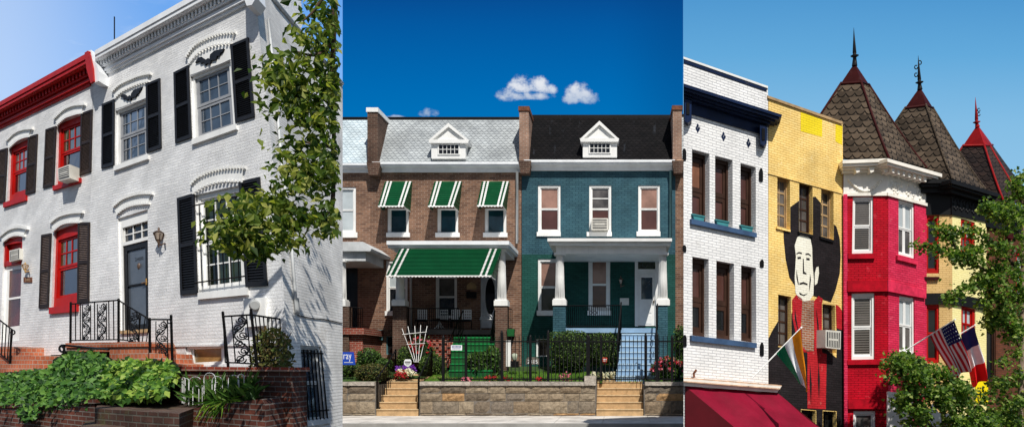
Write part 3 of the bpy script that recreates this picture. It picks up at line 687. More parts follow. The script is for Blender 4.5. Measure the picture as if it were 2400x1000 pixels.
q = rectq(A,55,649,74,661,-.03); mb = MB(); mb.qbox(q,0,1,0,1,-.03,0); pl = mb.build('number_plaque', M['rust'], RHS); text('2402', q, -.035, M['brass'], 'house_number', pl, .2,.85,.25,.75)
q = Quad(A,*rb); mb = MB(); mb.qbox(q,0,1,0,1,.16,.18); mb.build('cellar_recess', M['tanwood'], RHS)

def air_con(label, fr, q4, w0, w1, mat_grille='v', loc=None):
    q = Quad(fr, *q4, w0); t_ = thing('air_conditioner', label, 'air conditioner', q.pt(.5,1,w0))
    mb = MB(); mb.prism(fr, q.loop(), w0, w1, True); mb.build('casing', M['ac'], t_)
    g = MB()
    g.qbox(q, .07,.93,.10,.92, w0-.004, w0)
    gr = g.build('grille', M['ac_dark'], t_)
    g = MB()
    for k in range(1,8 if mat_grille=='v' else 6):
        if mat_grille=='v': g.qbox(q, .07+.86*k/8-.02,.07+.86*k/8+.02,.10,.92, w0-.010, w0-.004)
        else: g.qbox(q, .07,.93,.10+.82*k/6-.025,.10+.82*k/6+.025, w0-.010, w0-.004)
    g.qbox(q,.2,.8,.46,.56,w0-.014,w0-.010); g.build('louvre', M['ac'], gr)
    return t_
air_con('beige window air conditioner in the red framed upper window', A, [(135,395),(163,385),(164,417),(137,424)], -.42, .1, 'h')
air_con('small air conditioner in the red transom above the glazed door', A, [(22,587),(46,581),(46,607),(22,613)], -.12, .15, 'v')
air_con('pale air conditioner low in the cellar recess behind the ivy', A, [(115,843),(146,841),(148,866),(116,867)], -.12, .15, 'v')

# ------------------------------------------------------------------ stoops, railings
STP = Fr(A.P(0,0,-1.0), A.U, A.V, A.W)
S = thing('brick_stoop', 'orange red brick stoop with steps before the grey storm door', 'stoop', STP.pt(280,900,0))
mb = MB(); pol=[(155,806),(345,803),(347,826),(385,828),(388,850),(412,852),(412,1000),(155,1000)]
mb.wall(STP, pol, [[(166,823),(257,823),(257,858),(166,858)]], .5)
lp=[STP.at(*p) for p in pol]
for i in range(len(lp)):
    a,b=lp[i],lp[(i+1)%len(lp)]; mb.face([STP.P(*a,0),STP.P(*b,0),STP.P(*b,1.0),STP.P(*a,1.0)], [(a[0],0),(b[0],0),(b[0],1),(a[0],1)] if abs(a[0]-b[0])>abs(a[1]-b[1]) else [(0,a[1]),(0,b[1]),(1,b[1]),(1,a[1])])
mb.build('steps', M['stoop_brick'], S)
mb = MB(); mb.ppoly(STP, [(153,803),(345,800),(346,811),(153,814)], -.04, .9); mb.build('edge_course', M['stoop_brick'], S)
mb = MB(); mb.prism(STP, [STP.at(*p) for p in ((164,821),(259,821),(259,860),(164,860))], .45, .5); mb.build('cellar_opening', M['black'], S)
S = thing('brick_stoop', 'orange brick steps below the glazed door with white frame', 'stoop', STP.pt(40,890,0))
mb = MB()
for k,(x1,y) in enumerate(((52,812),(73,832),(93,852))): mb.ppoly(STP, [(-120,y),(x1,y),(x1,1000),(-120,1000)], .25-.3*k, 1.0)
mb.build('steps', M['stoop_brick'], S)
R = thing('iron_railing', 'long black iron railing with scroll panels on the wide brick stoop', 'railing', STP.pt(278,810,0), 'black scrollwork iron railings')
mb = MB(); rails(mb, STP, [(166,712),(222,707),(277,703)], [(166,797),(222,796),(278,795)], .02, 11, .010, .016, ((190,213),(226,250)))
rails(mb, STP, [(278,703),(315,726),(351,748)], [(278,795),(300,797),(338,832)], .02, 8, .010, .016, ((300,328),))
rails(mb, STP, [(351,748),(376,748),(400,748)], [(351,848),(376,848),(403,850)], .02, 4, .010, .016, ((362,392),))
mb.build('balusters', M['iron'], R)
for x0,y0,x1,y1 in ((166,708,165,803),(278,700,278,803),(351,745,351,852),(401,738,404,856)):
    mb = MB(); mb.tube([STP.pt(x0,y0,.02),STP.pt(x1,y1,.02)], .022, 6); mb.build('post', M['iron'], R)
for Q4 in ([(192,714),(211,713),(211,795),(192,795)],[(227,712),(248,710),(248,795),(227,795)],[(303,722),(325,735),(325,812),(303,798)],[(364,752),(391,752),(392,848),(364,848)]):
    mb = MB(); scrolls(mb, Quad(STP,*Q4), .02, .009); mb.build('scroll_panel', M['iron'], R)
mb = MB(); mb.tube([STP.pt(401-1.5,748,.02)]+[STP.pt(397+5*cos(i*.6),752+5*sin(i*.6),.0) for i in range(10)], .012, 5); mb.build('volute', M['iron'], R)
R = thing('iron_railing', 'short black iron railing with one scroll panel on the brick planter wall', 'railing', A.pt(600,862,-.9), 'black scrollwork iron railings')
mb = MB(); rails(mb, A, [(523,741),(556,739),(588,737)], [(528,848),(565,850),(600,852)], -.9, 3, .010, .016, ((528,584),))
rails(mb, Fr(A.pt(588,737,-.9), A.U*.55+A.W*.75, A.V, A.W), [(588,737),(622,742),(656,747)], [(602,852),(630,848),(660,845)], 0, 8, .010, .016); mb.build('balusters', M['iron'], R)
for x0,y0,x1,y1 in ((522,730,535,860),(588,724,603,862)):
    mb = MB(); mb.tube([A.pt(x0,y0,-.9),A.pt(x1,y1,-.9)], .022, 6); mb.build('post', M['iron'], R)
mb = MB(); scrolls(mb, Quad(A,(543,742),(578,740),(588,850),(552,850),-.9), -.9, .010); mb.build('scroll_panel', M['iron'], R)
R = thing('iron_railing', 'plain black iron handrail beside the steps to the glazed door', 'railing', STP.pt(22,870,-.3), 'black scrollwork iron railings')
mb = MB(); rails(mb, STP, [(-40,722),(0,750),(30,773)], [(-40,800),(0,828),(24,848)], -.1, 10, .011, .018)
mb.tube([STP.pt(30+5*cos(i*.55-1.5),778+5*sin(i*.55-1.5),-.1) for i in range(12)], .016, 5); mb.build('balusters', M['iron'], R)
mb = MB(); mb.tube([STP.pt(27,772,-.1),STP.pt(22,878,-.1)], .022, 6); mb.build('post', M['iron'], R)
R = thing('iron_handrail', 'low black iron handrail curling out of the ivy by the cellar steps', 'railing', STP.pt(150,870,-.4))
mb = MB(); mb.tube([STP.pt(255,818,-.35),STP.pt(190,812,-.35),STP.pt(148,808,-.35)]+[STP.pt(146+8*cos(-1.2-i*.5)*(1-i*.04),817+9*sin(-1.2-i*.5)*(1-i*.04),-.35) for i in range(14)], .022, 6)
mb.tube([STP.pt(150,810,-.35),STP.pt(154,870,-.35)], .024, 6); mb.build('rail', M['iron'], R)

# ------------------------------------------------------------------ front garden: ivy, walls, planter
def ivy(label, poly, n, mat, wf, L=.105, corepoly=None):
    t_ = thing('ivy', label, 'ivy', A.pt(sum(p[0] for p in poly)/len(poly), max(p[1] for p in poly), wf(max(p[1] for p in poly))))
    mb = MB()
    for x,y in sample(poly, 110):
        c = A.pt(x,y+4,wf(y)+.38); mb.blob(c, (.16,.2,.12), .3, 2, 8, 5)
    mb.build('stems', M['core'], t_)  # dark blobs behind the leaves, coloured as the shade inside the ivy
    mb = MB()
    for x,y in sample(poly, n):
        p = A.pt(x+random.gauss(0,3),y+random.gauss(0,3), wf(y)+random.gauss(0,.10)-.12*mnoise.noise(V3((x*.03,y*.03,1))))
        n_ = V3((random.gauss(.1,.5),-1+random.gauss(0,.35),random.gauss(.7,.5)))
        mb.leaf(p, V3((random.uniform(-1,1),random.uniform(-.5,.2),random.uniform(-1,.4))), n_, L*random.uniform(.45,1.4), L*random.uniform(.7,1.15))
    mb.build('foliage', mat, t_); return t_
wf = lambda y: -1.45-.75*(y-830)/110
ivy('dark green ivy spilling over the low brick wall', [(-20,886),(60,872),(120,868),(150,842),(170,828),(205,824),(240,832),(255,855),(245,900),(240,930),(200,944),(150,948),(110,952),(40,946),(-20,950)], 5200, M['lf_ivy'], wf)
ivy('bright sunlit yellow green ivy beside the stoop steps', [(245,856),(290,846),(340,848),(388,852),(405,862),(406,884),(388,896),(380,925),(340,930),(290,934),(240,935)], 2900, M['lf_ivy_bright'], wf)
ivy('small ivy tuft hanging down the brick wall face', [(52,955),(80,955),(82,972),(66,982),(50,975)], 130, M['lf_ivy'], lambda y: -2.42, .11)
T = thing('garden_wall', 'old red brick retaining wall under the dark ivy', 'wall', A.pt(100,1150,-2.3))
mb = MB(); mb.ppoly(A, [(-60,950),(120,948),(222,938),(222,1260),(-60,1260)], -2.3, -1.5); mb.build('brickwork', M['old_brick'], T)
mb = MB(); mb.ppoly(A, [(-60,946),(120,944),(224,934),(224,944),(120,953),(-60,955)], -2.34, -1.5); mb.build('coping', M['old_brick'], T)
def slab(mb, pix, z, th):
    P=[zp(x,y,z) for x,y in pix]; mb.face(P, [(p.x,p.y) for p in P])
    for i in range(len(P)):
        a,b=P[i],P[(i+1)%len(P)]; l=(b-a).length; mb.face([a,b,b-V3((0,0,th)),a-V3((0,0,th))],[(0,z),(l,z),(l,z-th),(0,z-th)])
T = thing('entry_steps', 'dark mossy brick landing and steps between the ivy and planter', 'steps', zp(330,960,.2))
mb = MB(); slab(mb, [(222,956),(240,936),(430,930),(470,950),(420,968),(340,964)], 1.16, 1.3); mb.build('landing', M['paver'], T)
mb = MB(); slab(mb, [(180,1006),(205,984),(300,978),(290,1012)], .93, 1.1); mb.build('step', M['paver'], T)
for ya,wa in ((885,-1.0),(905,-1.25)):
    mb = MB(); mb.ppoly(A, [(395,ya),(450,ya),(450,ya+60),(395,ya+60)], wa, -.7); mb.build('step', M['paver'], T)
T = thing('brick_planter', 'two tier dark red brick planter in front of the corner house', 'planter', A.pt(560,1150,-1))
mb = MB(); mb.ppoly(A, [(400,867),(684,868),(692,1260),(400,1260)], -.9, -.3); mb.build('upper_wall', M['old_brick'], T)
mb = MB(); mb.ppoly(A, [(398,858),(684,860),(685,870),(398,868)], -.95, -.2); mb.build('coping', M['red_brick'], T)
mb = MB(); fp=[(392,970),(430,960),(480,951),(540,943),(595,936),(614,934),(622,950),(622,1260),(392,1260)]; mb.ppoly(A, fp, -1.65, -.9); mb.build('lower_wall', M['old_brick'], T)
T = thing('border_plant', 'long leaved green border plants behind white wire hoops', 'plant', A.pt(520,945,-1.5))
mb = MB()
for _ in range(420):
    x=random.uniform(440,600); y=random.uniform(905,950)-(x-440)*.06; p=A.pt(x,y,random.uniform(-1.6,-1.0))
    mb.leaf(p, V3((random.uniform(-1,1),random.uniform(-1,.2),random.uniform(.1,1.2))), V3((random.gauss(0,.5),-1,.4)), random.uniform(.15,.34), .05)
mb.build('foliage', M['lf_shrub'], T)
mb = MB()
for _ in range(60):
    x=random.uniform(480,545); p=A.pt(x,940-(x-480)*.05,-1.62); mb.leaf(p, V3((random.uniform(-.5,1),-.5,random.uniform(-.9,.3))), V3((0,-1,.3)), random.uniform(.2,.42), .02)
mb.build('grass_blade', M['lf_ivy_bright'], T)
T = thing('garden_edging', 'white wire hoop edging in the brick planter bed', 'edging', A.pt(470,948,-1.6))
mb = MB()
for x0,x1,yt,yb in ((427,434,884,944),(431,443,886,946),(442,474,882,948),(452,466,903,948),(478,505,873,925),(497,521,881,915),(503,516,895,915),(535,560,878,910),(558,572,876,900)):
    xm=(x0+x1)/2; rx=(x1-x0)/2
    pts=[(x0,yb)]+[(xm-rx*cos(a*pi/10), yt+rx*1.0-rx*sin(a*pi/10)) for a in range(11)]+[(x1,yb)]
    mb.tube([A.pt(x,y,-1.62) for x,y in pts], .0065, 4)
mb.build('hoops', M['wire'], T)
T = thing('shrub', 'rust tinged fine leaved shrub behind the planter railing', 'shrub', A.pt(635,862,-.6))
mb = MB()
for x,y in sample([(590,830),(600,790),(625,768),(655,775),(680,800),(688,835),(680,862),(592,862)], 900):
    p=A.pt(x,y,random.uniform(-.8,-.25)); mb.leaf(p, V3((random.uniform(-1,1),random.uniform(-1,.5),random.uniform(-.2,1))), V3((random.gauss(0,.6),-1,.5)), random.uniform(.05,.1), .045)
mb.build('foliage', M['lf_autumn'], T)
mb = MB()
for k in range(12): mb.tube([A.pt(635+random.uniform(-12,12),862,-.5), A.pt(600+k*7.5,785+random.uniform(-10,25),-.5)], .008, 4)
mb.build('stems', M['bark'], T)

# ------------------------------------------------------------------ street tree over the left house
T = thing('street_tree', 'leafy green street tree overhanging the flank of the white house', 'tree', (-6.6,3.2,-.1))
mb = MB()
trunk=[V3((-6.6,3.2,-.1)),V3((-6.5,3.4,2.5)),V3((-6.3,4.2,5.5)),V3((-5.8,6.4,8.6)),V3((-5.0,8.6,9.6)),wp(786,-140,10.4)]
mb.tube(smooth([tuple(p) for p in trunk],4), [.24-.16*i/20 for i in range(21)], 9); mb.build('trunk', M['bark'], T)
mb = MB(); J=wp(786,-140,10.4)
def br(pts, r0, r1):
    P=smooth(pts,4); n=len(P); mb.tube([wp(*p) for p in P], [r0+(r1-r0)*i/(n-1) for i in range(n)], 6)
br([(786,-140,10.4),(782,40,10.6),(770,110,10.6),(735,130,10.5),(690,120,10.4)],.05,.012)
br([(782,40,10.6),(778,180,10.7),(762,205,10.6),(700,215,10.5),(640,200,10.3)],.04,.01)
br([(778,180,10.7),(782,330,10.7),(755,340,10.5),(700,330,10.4)],.035,.01)
br([(782,330,10.7),(780,470,10.7),(770,497,10.5),(730,512,10.4),(660,522,10.2),(580,520,9.9),(530,515,9.8)],.035,.008)
br([(735,510,10.4),(722,525,10.4),(718,545,10.4),(702,565,10.4)],.015,.005); br([(660,522,10.2),(640,480,10.1),(600,470,10)],.015,.006); br([(790,-60,10.4),(740,20,10.4),(710,50,10.3)],.03,.008)
mb.build('branches', M['bark'], T)
def region(poly, n, Y, sp):
    return [wp(x,y,Y+random.uniform(-sp,sp)) for x,y in sample(poly,n)]
random.seed(21); mb = MB()
A1=[(700,70),(715,35),(735,12),(770,-10),(803,-25),(803,215),(775,205),(740,150),(705,140)]
B1=[(612,205),(630,150),(680,112),(745,160),(803,215),(803,330),(750,315),(690,300),(650,262),(620,245)]
C1=[(645,305),(690,285),(803,330),(803,410),(745,395),(700,405),(672,370),(655,330)]
D1=[(640,420),(700,392),(803,385),(803,515),(740,508),(690,515),(655,470)]
E1=[(512,545),(520,500),(545,478),(600,462),(660,455),(700,505),(690,560),(670,590),(640,585),(610,590),(570,585),(535,575)]
G1=[(740,520),(803,505),(803,548),(765,545)]
for poly,nc,nl,Y in ((A1,24,640,10.5),(B1,40,1100,10.4),(C1,20,520,10.4),(D1,22,640,10.4),(E1,36,1050,9.9),(G1,7,100,10.4)):
    leaf_cloud(mb, region(poly,nc,Y,.45), nl, (.13,.2,.05), .135, clip=802.5, up=.6, droop=.45, wk=.55)
leaf_cloud(mb, region([(735,-60),(803,-40),(803,-780),(760,-680),(725,-300)],40,10.6,1.2), 150, (.32,.5,.28), .16, clip=802.5)  # unseen leaves above the view, added to shade the side wall
mb.build('crown', M['lf_tree'], T)

# ================================================================== MIDDLE: terrace of brick houses with mansard roofs
B = MID; random.seed(5)
def mansard(par, x0, x1, yb, yt, mat, name='roof', wt=1.3):
    mb = MB(); p=[B.pt(x0,yb,-.1),B.pt(x1,yb,-.1)]; tz=B.pt(x0,yt,wt).z
    q=[V3((p[0].x,32.4+wt,tz)),V3((p[1].x,32.4+wt,tz))]; L=(q[0]-p[0]).length
    mb.face([p[0],p[1],q[1],q[0]], [(p[0].x,0),(p[1].x,0),(p[1].x,L),(p[0].x,L)])
    for a,b in ((p[0],q[0]),(p[1],q[1])): mb.face([a,b,V3((b.x,b.y,a.z))])
    o = mb.build(name, mat, par)
    g = MB(); g.box(q[0].x, 32.4+wt-.06, tz-.10, q[1].x, 32.4+wt+.25, tz+.035); g.build('ridge_flashing', M['black'], par)
    g = MB(); g.face([V3((q[0].x,33.9,tz)),V3((q[1].x,33.9,tz)),V3((q[1].x,40,tz-.2)),V3((q[0].x,40,tz-.2))]); g.build('flat_roof', M['asphalt'], par)
    return o
def gutter(par, x0, x1, yt, yb, mat):
    mb = MB(); h=yb-yt
    for a,b,w in ((0,.22,-.42),(.22,.42,-.36),(.42,.58,-.22),(.58,1,-.10)): mb.ppoly(B, [(x0,yt+h*a),(x1,yt+h*a),(x1,yt+h*b),(x0,yt+h*b)], w, .02)
    return mb.build('cornice', mat, par)
def dormer(par, ax, ay, ex0, ex1, ey, bx0, bx1, by0, by1, win, w=-.22):
    mb = MB()
    mb.ppoly(B, [(bx0,by0-4),(bx1,by0-4),(bx1,by1),(bx0,by1)], w, 1.0)
    mb.ppoly(B, [(ex0+7,ey-1),(ax,ay+7),(ex1-7,ey-1)], w-.02, 1.1)
    d = mb.build('dormer', WH, par)
    g = MB(); g.ppoly(B, [(ex0,ey-2),(ex1,ey-2),(ex1-2,ey+6),(ex0+2,ey+6)], w-.14, .6); g.build('sill_band', WH, d)
    g = MB()
    for sx,s in ((ex0,1),(ex1,-1)): g.ppoly(B, [(ax,ay),(ax,ay+9),(sx+s*6,ey+1),(sx,ey)], w-.13, 1.1)
    g.build('gable', WH, d)
    g = MB(); x0,y0,x1,y1 = win; g.ppoly(B, [(x0,y0),(x1,y0),(x1,y1),(x0,y1)], w-.006, w); g.build('pane', M['glass_dark'], d)
    g = MB(); q = rectq(B,x0,y0,x1,y1,w)
    for a in ((-.06,0,-.1,1.1),(1,1.06,-.1,1.1),(0,1,-.1,0),(0,1,1,1.1),(0,1,.47,.53)): g.qbox(q,*a,w-.04,w)
    for k in range(1,5): g.qbox(q,k/5-.012,k/5+.012,0,.47,w-.038,w); g.qbox(q,k/5-.012,k/5+.012,.53,1,w-.038,w)
    g.build('muntins', WH, d); return d
def chimney(par, x0, x1, y0, y1, mat, capm, w0=-.35, w1=1.5):
    mb = MB(); mb.ppoly(B, [(x0,y0+10),(x1,y0+10),(x1,y1),(x0,y1)], w0, w1); c = mb.build('chimney', mat, par)
    g = MB(); g.prism(B, [B.at(x0-2,y0,w0),B.at(x1+2,y0,w0),B.at(x1+2,y0+10,w0),B.at(x0-2,y0+10,w0)], w0-.05, w1+.05, True); g.build('cap', capm, c)
    g = MB(); g.ppoly(B, [(x0-2,y1),(x1+6,y1),(x1+4,y1+14),(x1+1,y1+30),(x0+3,y1+30),(x0,y1+12)], w0-.1, .1); g.build('corbel', M['dark_brick'], c)
def awning(par, TL, TR, BL, BR, d, n, stripes, w0=-.02):
    yb=32.4+w0; a=B.pt(*TL,w0); b=B.pt(*TR,w0); c=B.pt(*BR,-d); e=B.pt(*BL,-d)
    def P(s,t_,o=0.0):
        p=a.lerp(b,s); q=e.lerp(c,s); r=p.lerp(q,t_); return r+V3((0,-.8,.6))*o
    mb = MB()
    def strip(m, s0, s1, o):
        for i in range(n):
            t0,t1=i/n,(i+1)/n; m.face([P(s0,t0,o-.004),P(s1,t0,o-.004),P(s1,t1,o+.022),P(s0,t1,o+.022)])
            m.face([P(s0,t1,o+.022),P(s1,t1,o+.022),P(s1,t1,o-.004),P(s0,t1,o-.004)])
    strip(mb, 0, 1, 0)
    for u,v in ((a,e),(b,c)):
        m=8
        for i in range(m):
            t0,t1=i/m,(i+1)/m; p0=u.lerp(v,t0); p1=u.lerp(v,t1); k=V3((.02 if u is b else -.02,0,0))
            mb.face([V3((p0.x,yb,p0.z)),p0,p1+k,V3((p1.x,yb,p1.z))+k])
    o = mb.build('awning', M['green'], par)
    for s0,s1 in stripes: g = MB(); strip(g, s0, s1, .007); g.build('stripe', WH, o)
    g = MB(); k=max(8,int((c-e).length/.13))
    for i in range(k):
        s0,s1=i/k,(i+1)/k; p0=P(s0,1,.03); p1=P(s1,1,.03); h=.06
        g.face([p0,p1,p1+V3((0,0,-h*.6)),p0.lerp(p1,.5)+V3((0,0,-h*1.3)),p0+V3((0,0,-h*.6))])
    for i in range(8):
        p0=c.lerp(V3((c.x,yb,c.z)),i/8); p1=c.lerp(V3((c.x,yb,c.z)),(i+1)/8); g.face([p0,p1,p1+V3((.01,0,-.04)),p0.lerp(p1,.5)+V3((.01,0,-.08)),p0+V3((.01,0,-.04))])
    g.build('valance', WH, o); return o
def column(par, x, y0, y1, by1, hw_t, hw_b, bw, w=-2.2, name='column'):
    k = (32.4+w)/F; mb = MB()
    a=B.pt(x,y0,w); b=B.pt(x,y1,w)
    mb.tube([a,a.lerp(b,.5),b], [hw_t*k,(hw_t*.4+hw_b*.6)*k,hw_b*k], 16); 
    o = mb.build(name, WH, par)
    g = MB()
    for i in range(16):
        an=2*pi*i/16; e=V3((cos(an),sin(an),0)); g.tube([a+e*hw_t*k, b+e*hw_b*k], .012, 4, False)
    g.build('fluting', WH, o)
    g = MB(); z0=b.z; z1=B.pt(x,by1,w).z
    g.box(b.x-bw*k, b.y-bw*k, z1, b.x+bw*k, b.y+bw*k, z0+.02); g.box(b.x-(bw-2)*k,b.y-(bw-2)*k,z0+.02,b.x+(bw-2)*k,b.y+(bw-2)*k,z0+.07); g.build('base', WH, o)
    g = MB(); g.box(a.x-(hw_t+5)*k, a.y-(hw_t+5)*k, a.z-.06, a.x+(hw_t+5)*k, a.y+(hw_t+5)*k, a.z+.03); g.build('capital', WH, o)
    return o
def R4(x0,y0,x1,y1): return [(x0,y0),(x1,y0),(x1,y1),(x0,y1)]
def bodybox(par, x0, x1, y0, y1, mat=None):
    mb = MB(); mb.prism(B, [B.at(x,y) for x,y in R4(x0,y0,x1,y1)], .3, 7.5, True); return mb.build('house_body', mat or M['dark_brick'], par)
def pier(par, x0, x1, y0, y1, mat, w0=-2.42, w1=-1.95):
    mb = MB(); mb.ppoly(B, R4(x0,y0,x1,y1), w0, w1); return mb.build('pier', mat, par)
def dwin(par, rect, pm, depth=.09, sill=None, cs=.10, ct=.045, cols=1, rows=1, fm=WH, sf=.04, **k):
    return window(par, B, R4(*rect), depth, cs, ct, fm, pm, cols, rows, sf=sf, sill=R4(*sill) if sill else None, **k)

# --- house A: pale roof, at the left end
HA = thing('terraced_house', 'terraced brick house with pale blue scalloped roof left of the tall dark chimney', 'house', V3((-12.5,32.4,1.6)), 'terraced houses in the row')
wa=(774,438,834,545)
mb = MB(); mb.wall(B, R4(640,398,868,905), [R4(*wa)], .12); mb.build('front_wall', M['brown_brick'], HA)
bodybox(HA, 640, 866, 402, 905); mansard(HA, 640, 864, 382, 277, M['pale_scallop']); gutter(HA, 640, 868, 382, 404, M['trim'])
dwin(HA, wa, [M['glass_pale'],M['glass_pale']], sill=(772,544,837,556))
mb = MB(); mb.ppoly(B, [(640,566),(850,566),(871,582),(868,588),(640,588)], -2.5, 0); mb.ppoly(B, R4(640,588,857,611), -2.3, 0); mb.build('porch_roof', M['grey_white'], HA)
pier(HA, 785, 817, 718, 905, M['dark_brick']); column(HA, 800, 611, 706, 718, 9, 11, 15)
mb = MB(); mb.ppoly(B, R4(700,768,853,783), -2.5, 0); mb.ppoly(B, R4(700,783,850,860), -2.3, 0); mb.build('porch_floor', M['red_brick'], HA)
mb = MB(); mb.ppoly(B, R4(805,615,838,768), -.02, .02); mb.ppoly(B, R4(812,625,832,760), -.05,-.02); mb.build('door', M['glass_dark'], HA)
mb = MB(); rails(mb, B, [(817,718),(850,722)], [(817,766),(850,768)], -2.3, 8, .014, .022); mb.build('porch_railing', M['iron'], HA)
# --- house B: brown brick with green awnings
HB = thing('terraced_house', 'brown brick terraced house with grey scalloped roof and green striped awnings', 'house', V3((-7.2,32.4,1.6)), 'terraced houses in the row')
ws=[(908,488,958,546),(1025,488,1074,546),(1136,488,1187,546)]; wl=(905,610,955,737); wm=(1021,645,1071,745); wd_=(1127,640,1165,768); wc=(905,787,921,830)
mb = MB(); mb.wall(B, R4(868,398,1222,905), [R4(*r) for r in ws+[wl,wm,wd_,wc]], .14); mb.build('front_wall', M['brown_brick'], HB)
bodybox(HB, 868, 1222, 402, 905); mansard(HB, 885, 1217, 379, 277, M['grey_scallop']); gutter(HB, 872, 1219, 379, 403, M['trim'])
chimney(HB, 861, 885, 253, 380, M['dark_brick'], WH)
dormer(HB, 1051, 288, 1004, 1099, 329, 1011, 1091, 334, 371, (1029,340,1075,361))
for r,s in zip(ws,((905,545,960,555),(1020,545,1077,555),(1132,545,1189,555))): dwin(HB, r, M['glass_teal'], sill=s, sashes=1, cs=.11, ct=.04)
for TL,TR,BL,BR in (((903,425),(966,425),(886,483),(947,483)),((1019,425),(1083,425),(1003,483),(1064,483)),((1130,425),(1194,425),(1118,482),(1179,482))):
    awning(HB, TL, TR, BL, BR, .95, 12, ((.06,.13),(.19,.26),(.76,.83),(.90,.97)))
dwin(HB, wl, [M['glass_pale'],M['glass_dark']], sill=(902,728,957,739)); dwin(HB, wm, [M['glass_grey'],M['glass_dark']], cs=.10)
mb = MB(); q = rectq(B,*wd_)
for a in ((0,.12,0,1),(.88,1,0,1),(.12,.88,0,.05),(.12,.88,.95,1)): mb.qbox(q,*a,-.02,.12)
mb.qbox(q,.12,.88,.05,.95,.08,.1); dd = mb.build('door', M['grey_white'], HB)
g = MB(); g.prism(B, [q.uv(.56+.30*cos(i*pi/12),.42+.34*sin(i*pi/12)) for i in range(24)], .07, .08); g.build('pane', M['glass_dark'], dd)
dwin(HB, wc, M['glass_dark'], sashes=1, fm=M['tealgutter'])
mb = MB(); mb.tube([B.pt(1212,402,-.12),B.pt(1212,570,-.12)],.055,8); mb.build('downpipe', WH, HB)
# porch
mb = MB(); mb.ppoly(B, R4(906,564,1193,573), -2.75, 0); mb.ppoly(B, R4(909,573,1192,580), -2.65, 0); mb.ppoly(B, R4(925,580,1186,590), -2.4, 0); mb.build('porch_roof', M['trim'], HB)
aw = awning(HB, (937,583), (1176,583), (905,646), (1152,646), 3.55, 20, ((.022,.042),(.075,.095),(.885,.905),(.935,.955)), w0=-2.66)
mb = MB(); mb.ppoly(B, R4(925,772,1187,783), -2.4, 0); mb.build('porch_floor', M['lightblue'] if False else M['black'], HB)
mb = MB(); mb.ppoly(B, R4(940,783,1062,860), -2.2, -.2); mb.build('porch_base', M['red_brick'], HB)
mb = MB(); q = rectq(B,995,787,1056,838,-2.2)
for i in range(9):
    for j in range(6):
        if (i+j)%2==0: mb.qbox(q, i/9,(i+1)/9,j/6,(j+1)/6,-2.26,-2.2)
mb.build('brick_lattice', M['red_brick'], HB)
pier(HB, 920, 952, 717, 840, M['dark_brick']); pier(HB, 1159, 1189, 717, 868, M['dark_brick'])
column(HB, 938, 646, 706, 717, 8.5, 10, 16); column(HB, 1176, 588, 706, 717, 7.5, 10.5, 16)
mb = MB(); rails(mb, B, [(953,722),(1075,722)], [(953,770),(1075,770)], -2.3, 26, .012, .02); mb.build('porch_railing', M['iron'], HB); mb = MB(); rails(mb, B, [(1187,723),(1200,724)], [(1187,768),(1200,769)], -2.2, 4, .012, .02); mb.build('porch_railing', M['iron'], HB)
mb = MB(); mb.tube([B.pt(963,600,-.1),B.pt(963,772,-.1)],.05,6); mb.build('porch_post', M['grey_white'], HB)
mb = MB(); mb.ppoly(B, [(1094,677),(1094,668),(1099,663),(1105,660),(1111,663),(1116,668),(1116,677)], -.05, 0); mb.build('wall_plaque', M['tanwood'], HB)
mb = MB(); mb.ppoly(B, R4(1093,683,1116,698), -.14, 0); mb.build('mailbox', M['black'], HB)
mb = MB(); mb.ppoly(B, R4(878,772,896,796), -.16, 0); ob = mb.build('meter_box', M['tealgutter'], HB)
g = MB(); g.tube([B.pt(887,783,-.16),B.pt(887,783,-.26)],.11,12); g.build('meter_dial', M['meter'], ob)
mb = MB(); mb.tube([B.pt(886,796,-.08),B.pt(888,830,-.08),B.pt(893,870,-.08)],.04,6); mb.build('conduit', M['black'], HB)
mb = MB(); mb.ppoly(B, R4(1186,797,1198,858), -2.44, -2.40); mb.build('pier_panel', WH, HB)
# green entrance stairs
GS = thing('entrance_stairs', 'bright green carpeted stairs up to the awning covered porch', 'stairs', B.pt(1110,880,-3.4))
mb = MB(); n=6
for i in range(n):
    w=-2.4-.26*(i+1); y=774+ (i+1)*15.5
    mb.ppoly(B, R4(1062-2*i,y,1158-1*i,905), w, w+.30)
mb.build('treads', M['green2'], GS)
mb = MB()
for i in range(n):
    w=-2.4-.26*(i+1); y=774+(i+1)*15.5
    mb.ppoly(B, R4(1062-2*i,y-1,1158.5-i,y+2.5), w-.03, w+.25)
mb.build('nosing', paint('sunlit_green_edge',(.01,.20,.05),.5,.1,3), GS)  # lighter green edge paints the light on each tread
for xa,xb in ((1086,1052),(1160,1150)):
    mb = MB(); rails(mb, B, [(xa,726),(xb,800)], [(xa,772),(xb,862)], -2.9, 7, .012, .024); mb.build('handrail', M['iron'], GS)
# porch furniture
for i,(x0,x1) in enumerate(((979,1001),(1031,1051),(1058,1078),(1083,1105))):
    c = B.pt((x0+x1)/2,772,-1.2); T = thing('porch_chair', 'white lattice backed metal chair on the dark porch', 'chair', c, 'white lattice backed porch chairs')
    q = rectq(B,x0,725,x1,748,-1.2); mb = MB()
    for k in range(5): mb.qbox(q,k*.225,k*.225+.10,0,1,-1.21,-1.19)
    for k in range(4): mb.qbox(q,.1,1,k*.29,k*.29+.13,-1.215,-1.195)
    mb.build('backrest', WH, T)
    mb = MB(); mb.prism(B, [B.at(x,y,-1.2) for x,y in R4(x0-1,749,x1+1,753)], -1.6, -1.2, True); mb.build('seat', M['iron'], T)
    for xx,ww in ((x0,-1.2),(x1,-1.2),(x0,-1.58),(x1,-1.58)):
        mb = MB(); mb.tube([B.pt(xx,752,ww),B.pt(xx,772,ww)],.016,5); mb.build('leg', M['iron'], T)
T = thing('porch_table', 'round dark porch table on a splayed white pedestal', 'table', B.pt(1030,771,-1.75))
